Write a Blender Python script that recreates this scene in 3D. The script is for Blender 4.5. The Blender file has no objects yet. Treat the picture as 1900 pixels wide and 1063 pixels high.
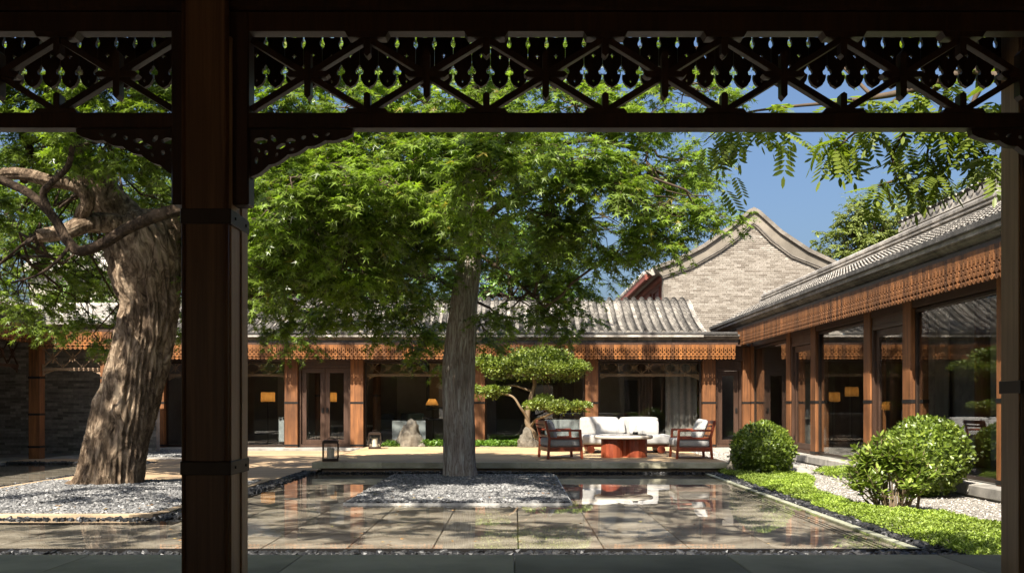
import bpy, bmesh, math, random
import numpy as np
from mathutils import Vector, Matrix, noise, geometry
R = math.radians
sc = bpy.context.scene
col = sc.collection

# ------------------------------------------------------------------ camera, sky, sun, exposure
CAMZ = 1.28
cd = bpy.data.cameras.new('camera'); cd.sensor_width = 36; cd.lens = 36*1800/1900
cd.shift_x = -5/1900; cd.shift_y = 218.5/1900; cd.clip_start = 0.05; cd.clip_end = 2000
cam = bpy.data.objects.new('camera', cd); cam.location = (0, 0, CAMZ); cam.rotation_euler = (math.pi/2, 0, 0)
col.objects.link(cam); sc.camera = cam
SUN_AZ, SUN_EL = 205, 49            # compass bearing from +Y, elevation
w = bpy.data.worlds.new("World"); sc.world = w; w.use_nodes = True
nt = w.node_tree
sky = nt.nodes.new('ShaderNodeTexSky'); sky.sky_type = 'NISHITA'; sky.sun_disc = False
sky.sun_elevation = R(SUN_EL); sky.sun_rotation = R(SUN_AZ); sky.altitude = 0; sky.air_density = 1.05; sky.dust_density = 5.0; sky.ozone_density = 6.0
nt.links.new(sky.outputs[0], nt.nodes['Background'].inputs[0]); nt.nodes['Background'].inputs[1].default_value = 0.063
sd = bpy.data.lights.new('sun', 'SUN'); sd.energy = 5.0; sd.angle = R(0.53); sd.color = (1.0, 0.93, 0.82)
sun = bpy.data.objects.new('sun', sd); col.objects.link(sun)
tosun = Vector((math.sin(R(SUN_AZ))*math.cos(R(SUN_EL)), math.cos(R(SUN_AZ))*math.cos(R(SUN_EL)), math.sin(R(SUN_EL))))
sun.rotation_euler = tosun.to_track_quat('Z', 'Y').to_euler(); sun.location = (-20, -20, 40)
vs = sc.view_settings; vs.view_transform = 'Standard'; vs.look = 'None'; vs.exposure = 1.48; vs.gamma = 1.0
sc.cycles.use_denoising = True; sc.cycles.max_bounces = 10; sc.cycles.transparent_max_bounces = 16
sc.cycles.diffuse_bounces = 5; sc.cycles.glossy_bounces = 4; sc.cycles.transmission_bounces = 6
sc.cycles.sample_clamp_indirect = 6; sc.cycles.caustics_reflective = False; sc.cycles.caustics_refractive = False

# ------------------------------------------------------------------ node helpers and materials
def new_mat(name):
    m = bpy.data.materials.new(name); m.use_nodes = True
    t = m.node_tree; t.nodes.clear()
    out = t.nodes.new('ShaderNodeOutputMaterial')
    return m, t, out
def nd(t, typ, ins=None, **props):
    n = t.nodes.new('ShaderNode'+typ)
    for k, v in props.items(): setattr(n, k, v)
    for k, v in (ins or {}).items():
        if isinstance(v, tuple) and len(v) == 2 and hasattr(v[0], 'outputs'): t.links.new(v[0].outputs[v[1]], n.inputs[k])
        elif hasattr(v, 'outputs'): t.links.new(v.outputs[0], n.inputs[k])
        else: n.inputs[k].default_value = v
    return n
def ramp(t, fac, stops, interp='LINEAR'):
    n = t.nodes.new('ShaderNodeValToRGB'); e = n.color_ramp.elements; n.color_ramp.interpolation = interp
    while len(e) > 1: e.remove(e[-1])
    e[0].position = stops[0][0]; e[0].color = (*stops[0][1], 1) if len(stops[0][1]) == 3 else stops[0][1]
    for p, c in stops[1:]:
        x = e.new(p); x.color = (*c, 1)
    if isinstance(fac, tuple): t.links.new(fac[0].outputs[fac[1]], n.inputs[0])
    else: t.links.new(fac.outputs[0], n.inputs[0])
    return n
def mixc(t, fac, a, b, mode='MIX'):
    n = t.nodes.new('ShaderNodeMix'); n.data_type = 'RGBA'; n.blend_type = mode
    for i, v in ((0, fac), (6, a), (7, b)):
        if isinstance(v, tuple) and hasattr(v[0], 'outputs'): t.links.new(v[0].outputs[v[1]], n.inputs[i])
        elif hasattr(v, 'outputs'):
            t.links.new(v.outputs[2 if v.bl_idname == 'ShaderNodeMix' else 0], n.inputs[i])
        elif isinstance(v, (int, float)): n.inputs[i].default_value = v
        else: n.inputs[i].default_value = (*v, 1)
    return n
def lk(t, a, ao, b, bi): t.links.new(a.outputs[ao], b.inputs[bi])
def grey(v): return (v, v, v)
def coords(t, scale=(1, 1, 1), rnd=True, world=False):
    if world:
        src = nd(t, 'NewGeometry'); o = 'Position'
    else:
        src = nd(t, 'TexCoord'); o = 'Object'
    mp = nd(t, 'Mapping', {'Scale': scale}); lk(t, src, o, mp, 0)
    if rnd and not world:
        oi = nd(t, 'ObjectInfo'); ml = nd(t, 'Math', {0: (oi, 'Random'), 1: 37.0}, operation='MULTIPLY')
        lk(t, ml, 0, mp, 1)
    return mp
def finish(t, out, colr, rough=0.6, bump=None, bstr=0.3, bdist=0.01, spec=0.4, metallic=0.0, coat=0.0):
    b = nd(t, 'BsdfPrincipled', {'Roughness': rough if not hasattr(rough, 'outputs') else 0.5, 'Metallic': metallic, 'Specular IOR Level': spec, 'Coat Weight': coat})
    if hasattr(rough, 'outputs'): lk(t, rough, 0, b, 'Roughness')
    if hasattr(colr, 'outputs'): t.links.new(colr.outputs[2 if colr.bl_idname == 'ShaderNodeMix' else 0], b.inputs['Base Color'])
    else: b.inputs['Base Color'].default_value = (*colr, 1)
    if bump is not None:
        bn = nd(t, 'Bump', {'Strength': bstr, 'Distance': bdist, 'Height': bump}); lk(t, bn, 0, b, 'Normal')
    lk(t, b, 0, out, 0)
    return b
def wood(name, dark, light, grain=(18, 18, 1.2), rough=0.5, rnd=0.35, wear=0.25, coat=0.0):
    m, t, out = new_mat(name)
    c = coords(t, grain)
    n1 = nd(t, 'TexNoise', {'Vector': c, 'Scale': 1.0, 'Detail': 6.0, 'Roughness': 0.65, 'Distortion': 0.8})
    c2 = coords(t, (2.2, 2.2, 0.8))
    n2 = nd(t, 'TexNoise', {'Vector': c2, 'Scale': 1.5, 'Detail': 4.0})
    r1 = ramp(t, n1, [(0.25, dark), (0.75, light)])
    r2 = ramp(t, n2, [(0.35, grey(1 - wear)), (0.7, grey(1.0 + wear*0.3))])
    mx = mixc(t, 1.0, r1, r2, 'MULTIPLY')
    oi = nd(t, 'ObjectInfo'); mr = nd(t, 'MapRange', {0: (oi, 'Random'), 3: 1 - rnd, 4: 1 + rnd*0.6})
    mx2 = mixc(t, 1.0, mx, (mr, 0), 'MULTIPLY')
    rr = nd(t, 'MapRange', {0: n2, 3: rough - 0.12, 4: rough + 0.18})
    finish(t, out, mx2, rr, n1, 0.35, 0.004, coat=coat)
    return m
def stone(name, stops, scale=3.0, rough=0.75, bstr=0.4, detail=8.0, rnd=0.15, world=False, stain=0.35, bdist=0.01):
    m, t, out = new_mat(name)
    c = coords(t, (1, 1, 1), world=world)
    n1 = nd(t, 'TexNoise', {'Vector': c, 'Scale': scale, 'Detail': detail, 'Roughness': 0.62})
    n2 = nd(t, 'TexNoise', {'Vector': c, 'Scale': scale*0.21, 'Detail': 4.0})
    n3 = nd(t, 'TexNoise', {'Vector': c, 'Scale': scale*14, 'Detail': 3.0})
    r1 = ramp(t, n1, stops)
    r2 = ramp(t, n2, [(0.36, grey(1 - stain)), (0.62, grey(1.08))])
    mx = mixc(t, 1.0, r1, r2, 'MULTIPLY')
    oi = nd(t, 'ObjectInfo'); mr = nd(t, 'MapRange', {0: (oi, 'Random'), 3: 1 - rnd, 4: 1 + rnd})
    mx2 = mixc(t, 1.0, mx, (mr, 0), 'MULTIPLY')
    ad = nd(t, 'Math', {0: n1, 1: n3}, operation='ADD')
    finish(t, out, mx2, rough, ad, bstr, bdist)
    return m
def plain(name, c, rough=0.5, metallic=0.0, spec=0.4, emit=None, es=0):
    m, t, out = new_mat(name)
    c1 = coords(t)
    n1 = nd(t, 'TexNoise', {'Vector': c1, 'Scale': 9.0, 'Detail': 5.0})
    r1 = ramp(t, n1, [(0.3, tuple(x*0.82 for x in c)), (0.7, tuple(min(1, x*1.1) for x in c))])
    b = finish(t, out, r1, rough, n1, 0.08, 0.003, spec, metallic)
    if emit: b.inputs['Emission Color'].default_value = (*emit, 1); b.inputs['Emission Strength'].default_value = es
    return m
def leafy(name, stops, trans=0.35, rough=0.42, tcol=(1.05, 1.15, 0.40)):
    m, t, out = new_mat(name)
    g = nd(t, 'NewGeometry')
    r1 = ramp(t, (g, 'Random Per Island'), stops)
    n = nd(t, 'TexNoise', {'Vector': (g, 'Position'), 'Scale': 0.9, 'Detail': 3.0})
    r2 = ramp(t, n, [(0.35, grey(0.72)), (0.65, grey(1.18))])
    mx = mixc(t, 1.0, r1, r2, 'MULTIPLY')
    b = nd(t, 'BsdfPrincipled', {'Roughness': rough, 'Specular IOR Level': 0.6}); t.links.new(mx.outputs[2], b.inputs[0])
    tc = mixc(t, 1.0, mx, tcol, 'MULTIPLY')
    tr = nd(t, 'BsdfTranslucent'); t.links.new(tc.outputs[2], tr.inputs[0])
    ms = nd(t, 'MixShader', {0: trans}); lk(t, b, 0, ms, 1); lk(t, tr, 0, ms, 2); lk(t, ms, 0, out, 0)
    return m
def glassy(name, base=0.05, tint=(1, 1, 1), rough=0.0, ripple=0.0, rscale=2.0, power=5.0, refl=(1, 1, 1)):
    m, t, out = new_mat(name)
    lw = nd(t, 'LayerWeight', {'Blend': 0.5})
    pw = nd(t, 'Math', {0: (lw, 'Facing'), 1: power}, operation='POWER')
    mr = nd(t, 'MapRange', {0: pw, 3: base, 4: 1.0})
    tr = nd(t, 'BsdfTransparent', {0: (*tint, 1)}); gl = nd(t, 'BsdfGlossy', {'Roughness': rough, 0: (*refl, 1)})
    if ripple:
        c = coords(t, (1, 1, 1), world=True)
        n = nd(t, 'TexNoise', {'Vector': c, 'Scale': rscale, 'Detail': 2.0})
        bn = nd(t, 'Bump', {'Strength': ripple, 'Distance': 0.01, 'Height': n}); lk(t, bn, 0, gl, 'Normal')
    ms = nd(t, 'MixShader', {0: mr}); lk(t, tr, 0, ms, 1); lk(t, gl, 0, ms, 2); lk(t, ms, 0, out, 0)
    return m
def island_mat(name, stops, rough=0.7, spec=0.4, nscale=30):
    m, t, out = new_mat(name)
    g = nd(t, 'NewGeometry')
    r1 = ramp(t, (g, 'Random Per Island'), stops)
    n = nd(t, 'TexNoise', {'Vector': (g, 'Position'), 'Scale': nscale, 'Detail': 4.0})
    r2 = ramp(t, n, [(0.3, grey(0.75)), (0.7, grey(1.15))])
    mx = mixc(t, 1.0, r1, r2, 'MULTIPLY')
    finish(t, out, mx, rough, n, 0.3, 0.004, spec)
    return m

M = {}
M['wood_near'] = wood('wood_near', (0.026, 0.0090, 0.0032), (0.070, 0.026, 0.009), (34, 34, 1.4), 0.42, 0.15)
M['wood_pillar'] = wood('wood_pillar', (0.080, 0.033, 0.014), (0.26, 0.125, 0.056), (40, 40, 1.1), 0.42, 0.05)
M['wood_side_lit'] = wood('wood_side_lit', (0.34, 0.19, 0.095), (0.62, 0.38, 0.21), (30, 30, 1.2), 0.45, 0.15)  # paler than the pillar wood: light on its side faces put into the colour
M['wood_col'] = wood('wood_col', (0.075, 0.026, 0.009), (0.32, 0.128, 0.040), (22, 22, 1.0), 0.55, 0.2, 0.45)
M['wood_val'] = wood('wood_val', (0.10, 0.034, 0.008), (0.34, 0.128, 0.028), (40, 40, 4), 0.5, 0.5, 0.35)
M['wood_val_side'] = wood('wood_val_side', (0.085, 0.032, 0.011), (0.26, 0.108, 0.036), (40, 40, 4), 0.55, 0.5, 0.4)
M['wood_frame'] = wood('wood_frame', (0.035, 0.018, 0.011), (0.085, 0.045, 0.028), (25, 25, 1.5), 0.4, 0.1)
M['wood_lat'] = wood('wood_lat', (0.28, 0.18, 0.11), (0.45, 0.31, 0.20), (25, 25, 3), 0.6, 0.1)
M['wood_red'] = wood('wood_red', (0.150, 0.027, 0.011), (0.338, 0.077, 0.033), (20, 20, 3), 0.38, 0.15, 0.2, coat=0.1)
M['wood_timber'] = wood('wood_timber', (0.13, 0.03, 0.018), (0.28, 0.08, 0.05), (12, 12, 2), 0.6)
M['iron'] = plain('iron', (0.022, 0.020, 0.019), 0.5, 0.6)
M['iron_brown'] = plain('iron_brown', (0.05, 0.032, 0.022), 0.5, 0.3)
M['bronze'] = plain('bronze', (0.045, 0.03, 0.022), 0.4, 0.5)
M['cornice'] = stone('cornice', [(0.25, (0.075, 0.068, 0.060)), (0.5, (0.16, 0.148, 0.132)), (0.75, (0.27, 0.25, 0.22))], 7, 0.85, 0.5)
M['tile'] = stone('tile', [(0.22, (0.15, 0.136, 0.118)), (0.48, (0.33, 0.30, 0.26)), (0.75, (0.52, 0.475, 0.405))], 6, 0.85, 0.35, rnd=0.25, stain=0.5)
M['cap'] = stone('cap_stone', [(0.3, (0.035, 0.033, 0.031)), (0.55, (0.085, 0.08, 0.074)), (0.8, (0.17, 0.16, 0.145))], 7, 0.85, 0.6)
M['tile_end'] = stone('tile_end', [(0.25, (0.14, 0.13, 0.12)), (0.75, (0.45, 0.41, 0.36))], 8, 0.85, 0.35, rnd=0.25, stain=0.4)
M['plaster'] = stone('plaster', [(0.25, (0.196, 0.167, 0.130)), (0.5, (0.261, 0.226, 0.178)), (0.8, (0.326, 0.289, 0.233))], 2.2, 0.9, 0.25)
M['coping'] = stone('coping', [(0.25, (0.102, 0.087, 0.070)), (0.75, (0.261, 0.229, 0.189))], 5, 0.9, 0.5)
M['mortar'] = stone('mortar', [(0.3, (0.290, 0.263, 0.218)), (0.7, (0.399, 0.363, 0.303))], 6, 0.95, 0.4)
M['brick'] = island_mat('brick', [(0.0, (0.181, 0.152, 0.122)), (0.35, (0.247, 0.215, 0.176)), (0.7, (0.290, 0.255, 0.212)), (1.0, (0.334, 0.296, 0.250))], 0.9, 0.3, 18)
def brick_part_mat():
    m, t, out = new_mat('brick_piece')
    oi = nd(t, 'ObjectInfo')
    r1 = ramp(t, (oi, 'Random'), [(0.0, (0.181, 0.152, 0.122)), (0.35, (0.247, 0.215, 0.176)), (0.7, (0.290, 0.255, 0.212)), (1.0, (0.334, 0.296, 0.250))])
    c = coords(t, (18, 18, 18)); n = nd(t, 'TexNoise', {'Vector': c, 'Scale': 1.0, 'Detail': 4.0})
    r2 = ramp(t, n, [(0.3, grey(0.75)), (0.7, grey(1.15))])
    finish(t, out, mixc(t, 1.0, r1, r2, 'MULTIPLY'), 0.9, n, 0.3, 0.004, 0.3); return m
M['brick_piece'] = brick_part_mat()
M['dark_brick'] = island_mat('dark_brick', [(0.0, (0.160, 0.152, 0.144)), (0.5, (0.272, 0.259, 0.243)), (1.0, (0.416, 0.392, 0.360))], 0.9, 0.3, 14)
M['dark_mortar'] = stone('dark_mortar', [(0.3, (0.216, 0.203, 0.189)), (0.7, (0.378, 0.358, 0.331))], 6, 0.95, 0.4)
M['ground'] = stone('ground', [(0.3, (0.10, 0.09, 0.075)), (0.7, (0.20, 0.18, 0.15))], 4, 0.95, 0.4, world=True)
M['gravel_ground'] = stone('gravel_ground', [(0.3, (0.17, 0.155, 0.135)), (0.5, (0.30, 0.275, 0.24)), (0.72, (0.44, 0.41, 0.365))], 45, 0.95, 0.7, world=True, stain=0.25)
M['gravel'] = island_mat('gravel', [(0.0, (0.075, 0.075, 0.076)), (0.35, (0.125, 0.124, 0.122)), (0.75, (0.20, 0.197, 0.192)), (1.0, (0.33, 0.322, 0.31))], 0.8, 0.3, 25)
M['grit'] = island_mat('grit', [(0.0, (0.13, 0.12, 0.105)), (0.5, (0.33, 0.305, 0.27)), (1.0, (0.6, 0.56, 0.5))], 0.9, 0.2, 40)
M['pebble'] = island_mat('pebble', [(0.0, (0.010, 0.010, 0.011)), (0.7, (0.024, 0.024, 0.025)), (1.0, (0.045, 0.044, 0.043))], 0.45, 0.4, 40)
def slab_mat():
    m, t, out = new_mat('pool_slab')
    c = coords(t, (1.1, 0.35, 1.0))
    n0 = nd(t, 'TexNoise', {'Vector': c, 'Scale': 1.3, 'Detail': 5.0, 'Roughness': 0.6, 'Distortion': 1.2})
    wv = nd(t, 'TexWave', {'Vector': c, 'Scale': 1.6, 'Distortion': 9.0, 'Detail': 4.0, 'Detail Scale': 0.9}, bands_direction='Y')
    r1 = ramp(t, wv, [(0.0, (0.28, 0.245, 0.20)), (0.45, (0.42, 0.375, 0.315)), (0.6, (0.34, 0.30, 0.25)), (1.0, (0.47, 0.425, 0.36))])
    r2 = ramp(t, n0, [(0.3, grey(0.72)), (0.7, grey(1.1))])
    mx = mixc(t, 1.0, r1, r2, 'MULTIPLY')
    oi = nd(t, 'ObjectInfo'); mr = nd(t, 'MapRange', {0: (oi, 'Random'), 3: 0.88, 4: 1.12})
    finish(t, out, mixc(t, 1.0, mx, (mr, 0), 'MULTIPLY'), 0.5, n0, 0.1, 0.004); return m
M['pool_slab'] = slab_mat()
def plank_mat(name, base, axis='Y', pitch=0.12):
    m, t, out = new_mat(name)
    g = nd(t, 'NewGeometry'); sx = nd(t, 'SeparateXYZ', {0: (g, 'Position')})
    dv = nd(t, 'Math', {0: (sx, axis), 1: pitch}, operation='DIVIDE'); fl = nd(t, 'Math', {0: dv}, operation='FLOOR'); fr = nd(t, 'Math', {0: dv}, operation='FRACT')
    wn = nd(t, 'TexWhiteNoise', {'W': fl}, noise_dimensions='1D')
    c = coords(t, (3, 40, 3) if axis == 'Y' else (40, 3, 3), world=True); n = nd(t, 'TexNoise', {'Vector': c, 'Scale': 1.0, 'Detail': 5.0})
    n2 = nd(t, 'TexNoise', {'Vector': (g, 'Position'), 'Scale': 0.8, 'Detail': 4.0})
    r1 = ramp(t, n, [(0.25, tuple(x*0.78 for x in base)), (0.75, tuple(x*1.15 for x in base))])
    mr = nd(t, 'MapRange', {0: (wn, 'Value'), 3: 0.86, 4: 1.1}); mx = mixc(t, 1.0, r1, (mr, 0), 'MULTIPLY')
    r3 = ramp(t, n2, [(0.35, grey(0.8)), (0.65, grey(1.08))]); mx = mixc(t, 1.0, mx, r3, 'MULTIPLY')
    gap = ramp(t, fr, [(0.0, grey(0.35)), (0.05, grey(1)), (1.0, grey(1))]); mx = mixc(t, 1.0, mx, gap, 'MULTIPLY')
    finish(t, out, mx, 0.62, gap, 0.5, 0.004); return m
M['path'] = plank_mat('path_planks', (0.42, 0.295, 0.175), 'Y', 0.14)
M['deck'] = plank_mat('deck_planks', (0.50, 0.345, 0.185), 'Y', 0.14)
M['deck_edge'] = stone('deck_edge', [(0.3, (0.44, 0.40, 0.26)), (0.55, (0.60, 0.555, 0.39)), (0.8, (0.70, 0.66, 0.50))], 5, 0.8, 0.4, stain=0.45)
M['curb'] = stone('curb', [(0.3, (0.30, 0.215, 0.13)), (0.7, (0.46, 0.345, 0.22))], 4, 0.75, 0.3)
M['rim'] = stone('rim', [(0.3, (0.20, 0.21, 0.15)), (0.7, (0.38, 0.38, 0.28))], 5, 0.7, 0.3)
M['steel'] = plain('steel_rim', (0.42, 0.41, 0.39), 0.45, 0.3)
M['paving'] = stone('paving', [(0.3, (0.42, 0.34, 0.21)), (0.55, (0.56, 0.455, 0.29)), (0.8, (0.65, 0.54, 0.35))], 2.5, 0.85, 0.2, rnd=0.2)
M['plinth'] = stone('plinth', [(0.25, (0.17, 0.16, 0.14)), (0.5, (0.30, 0.28, 0.245)), (0.8, (0.42, 0.39, 0.34))], 5, 0.85, 0.4)
M['rock'] = stone('rock', [(0.28, (0.07, 0.058, 0.042)), (0.5, (0.23, 0.20, 0.152)), (0.75, (0.42, 0.38, 0.30))], 5, 0.9, 1.0, bdist=0.05)
M['step'] = stone('step_stone', [(0.3, (0.18, 0.17, 0.15)), (0.7, (0.38, 0.36, 0.32))], 5, 0.9, 0.6)
def bark(name, dark, mid, light, sc3, dist=0.5):
    m, t, out = new_mat(name)
    c = coords(t, sc3, rnd=False)
    w0 = nd(t, 'TexNoise', {'Vector': coords(t, (2.2, 2.2, 1.6), rnd=False), 'Scale': 1.0, 'Detail': 3.0})
    mv = nd(t, 'VectorMath', {0: (w0, 1), 1: (3.0, 3.0, 3.0)}, operation='MULTIPLY')
    av = nd(t, 'VectorMath', {0: c, 1: mv}, operation='ADD')
    v = nd(t, 'TexNoise', {'Vector': av, 'Scale': 1.0, 'Detail': 10.0, 'Roughness': 0.74, 'Distortion': dist})
    v2 = nd(t, 'TexNoise', {'Vector': av, 'Scale': 0.45, 'Detail': 6.0, 'Roughness': 0.6, 'Distortion': dist})
    ab = nd(t, 'Math', {0: v2, 1: 0.5}, operation='SUBTRACT'); ab = nd(t, 'Math', {0: ab}, operation='ABSOLUTE'); ab = nd(t, 'Math', {0: ab, 1: 3.2}, operation='MULTIPLY')
    ad = nd(t, 'Math', {0: ab, 1: v}, operation='ADD')
    n2 = nd(t, 'TexNoise', {'Vector': coords(t, (1, 1, 0.6), rnd=False), 'Scale': 1.7, 'Detail': 5.0})
    r1 = ramp(t, ad, [(0.38, dark), (0.62, mid), (1.05, light)])
    r2 = ramp(t, n2, [(0.35, (0.68, 0.64, 0.60)), (0.65, (1.12, 1.1, 1.06))])
    finish(t, out, mixc(t, 1.0, r1, r2, 'MULTIPLY'), 0.92, ad, 1.0, 0.05, 0.2); return m
M['bark_old'] = bark('bark_old', (0.040, 0.027, 0.018), (0.19, 0.138, 0.094), (0.44, 0.345, 0.25), (14, 14, 5.5))
M['bark_mid'] = bark('bark_mid', (0.180, 0.143, 0.115), (0.528, 0.450, 0.386), (0.780, 0.780, 0.711), (36, 36, 3.6))
M['bark_limb'] = bark('bark_limb', (0.017, 0.011, 0.007), (0.056, 0.038, 0.025), (0.120, 0.086, 0.060), (14, 14, 8))
M['twig'] = plain('twig', (0.075, 0.05, 0.03), 0.8)
M['stem'] = plain('stem', (0.17, 0.12, 0.07), 0.8)
M['leaf_maple'] = leafy('leaf_maple', [(0, (0.06, 0.09, 0.016)), (0.12, (0.089, 0.127, 0.018)), (0.5, (0.191, 0.273, 0.039)), (0.9, (0.246, 0.351, 0.057)), (1, (0.227, 0.325, 0.064))][:4] + [(0.97, (0.20, 0.27, 0.045)), (1, (0.34, 0.27, 0.06))], 0.52, 0.34)
M['leaf_old'] = leafy('leaf_old', [(0, (0.06, 0.09, 0.016)), (0.12, (0.092, 0.131, 0.018)), (0.5, (0.191, 0.273, 0.037)), (1, (0.251, 0.358, 0.057))][:4] + [(0.97, (0.20, 0.27, 0.045)), (1, (0.34, 0.27, 0.06))], 0.52, 0.34)
M['leaf_pinnate'] = leafy('leaf_pinnate', [(0, (0.138, 0.198, 0.026)), (1, (0.240, 0.294, 0.046))], 0.55)
M['leaf_far'] = leafy('leaf_far', [(0, (0.115, 0.144, 0.027)), (0.6, (0.170, 0.213, 0.040)), (1, (0.237, 0.275, 0.056))], 0.4, 0.6)
M['leaf_bonsai'] = leafy('leaf_bonsai', [(0, (0.108, 0.143, 0.023)), (0.6, (0.186, 0.247, 0.039)), (1, (0.312, 0.364, 0.072))], 0.4)
M['leaf_box'] = leafy('leaf_box', [(0, (0.071, 0.104, 0.016)), (0.6, (0.141, 0.208, 0.026)), (1, (0.260, 0.325, 0.046))], 0.3, 0.38)
M['leaf_shrub'] = leafy('leaf_shrub', [(0, (0.092, 0.128, 0.022)), (0.6, (0.178, 0.248, 0.039)), (1, (0.310, 0.375, 0.072))], 0.3, 0.36)
M['leaf_sedum'] = leafy('leaf_sedum', [(0, (0.149, 0.207, 0.025)), (0.6, (0.233, 0.324, 0.036)), (1, (0.347, 0.442, 0.062))], 0.3, 0.55)
M['leaf_cover'] = leafy('leaf_cover', [(0, (0.058, 0.130, 0.016)), (1, (0.176, 0.293, 0.039))], 0.3)
M['water'] = glassy('pool_water', 0.03, (0.93, 0.92, 0.88), 0.0, 0.035, 2.5)
M['pane'] = glassy('window_glass', 0.055, (0.90, 0.91, 0.90), 0.0, 0.012, 0.7)
M['thin_glass'] = glassy('clear_glass', 0.08, (0.96, 0.96, 0.96))
M['fabric'] = stone('fabric', [(0.3, (0.31, 0.30, 0.282)), (0.7, (0.39, 0.378, 0.357))], 60, 0.95, 0.25, rnd=0.05, stain=0.06, bdist=0.003)
M['table_top'] = stone('table_stone', [(0.3, (0.42, 0.37, 0.30)), (0.7, (0.58, 0.53, 0.45))], 8, 0.6, 0.15, stain=0.1)
M['candle'] = plain('candle_wax', (0.75, 0.70, 0.56), 0.6)
M['tray'] = plain('dark_tray', (0.02, 0.018, 0.016), 0.35)
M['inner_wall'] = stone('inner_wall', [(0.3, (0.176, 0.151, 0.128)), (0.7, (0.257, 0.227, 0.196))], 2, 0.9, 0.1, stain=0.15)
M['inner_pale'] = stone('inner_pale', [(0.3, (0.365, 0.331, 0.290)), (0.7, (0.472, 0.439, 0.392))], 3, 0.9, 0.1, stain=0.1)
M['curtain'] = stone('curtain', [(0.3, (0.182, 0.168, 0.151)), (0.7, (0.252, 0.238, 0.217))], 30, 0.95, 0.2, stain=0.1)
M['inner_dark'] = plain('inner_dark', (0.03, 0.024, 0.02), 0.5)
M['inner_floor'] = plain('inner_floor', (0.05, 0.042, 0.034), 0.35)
M['white_panel'] = plain('white_panel', (0.30, 0.32, 0.32), 0.5)
M['chair_dark'] = plain('dark_upholstery', (0.03, 0.03, 0.033), 0.8)
M['chair_green'] = plain('green_upholstery', (0.05, 0.06, 0.035), 0.85)
def shade_mat():
    m, t, out = new_mat('lamp_shade_paper')
    n = nd(t, 'TexNoise', {'Vector': coords(t, (30, 30, 6)), 'Scale': 1.0, 'Detail': 3.0}); r = ramp(t, n, [(.3, (.66, .42, .17)), (.7, (.8, .54, .24))])
    d = nd(t, 'BsdfDiffuse', {0: r}); tr = nd(t, 'BsdfTranslucent', {0: r}); ms = nd(t, 'MixShader', {0: .6}); lk(t, d, 0, ms, 1); lk(t, tr, 0, ms, 2); lk(t, ms, 0, out, 0); return m
M['lamp_shade'] = shade_mat()
def bulb(root, z, watt):
    l = bpy.data.lights.new('bulb', 'POINT'); l.energy = watt; l.color = (1.0, 0.62, 0.26); l.shadow_soft_size = .05
    place('bulb', l, root, (0, 0, z), local=True)
M['picture'] = plain('picture_paper', (0.42, 0.30, 0.18), 0.8)
M['fan_paper'] = plain('fan_paper', (0.72, 0.62, 0.45), 0.8)
M['far_plaster'] = plain('far_plaster', (0.48, 0.435, 0.36), 0.9)
M['ceiling'] = wood('ceiling_wood', (0.018, 0.009, 0.005), (0.045, 0.022, 0.011), (3, 30, 30), 0.6)

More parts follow.
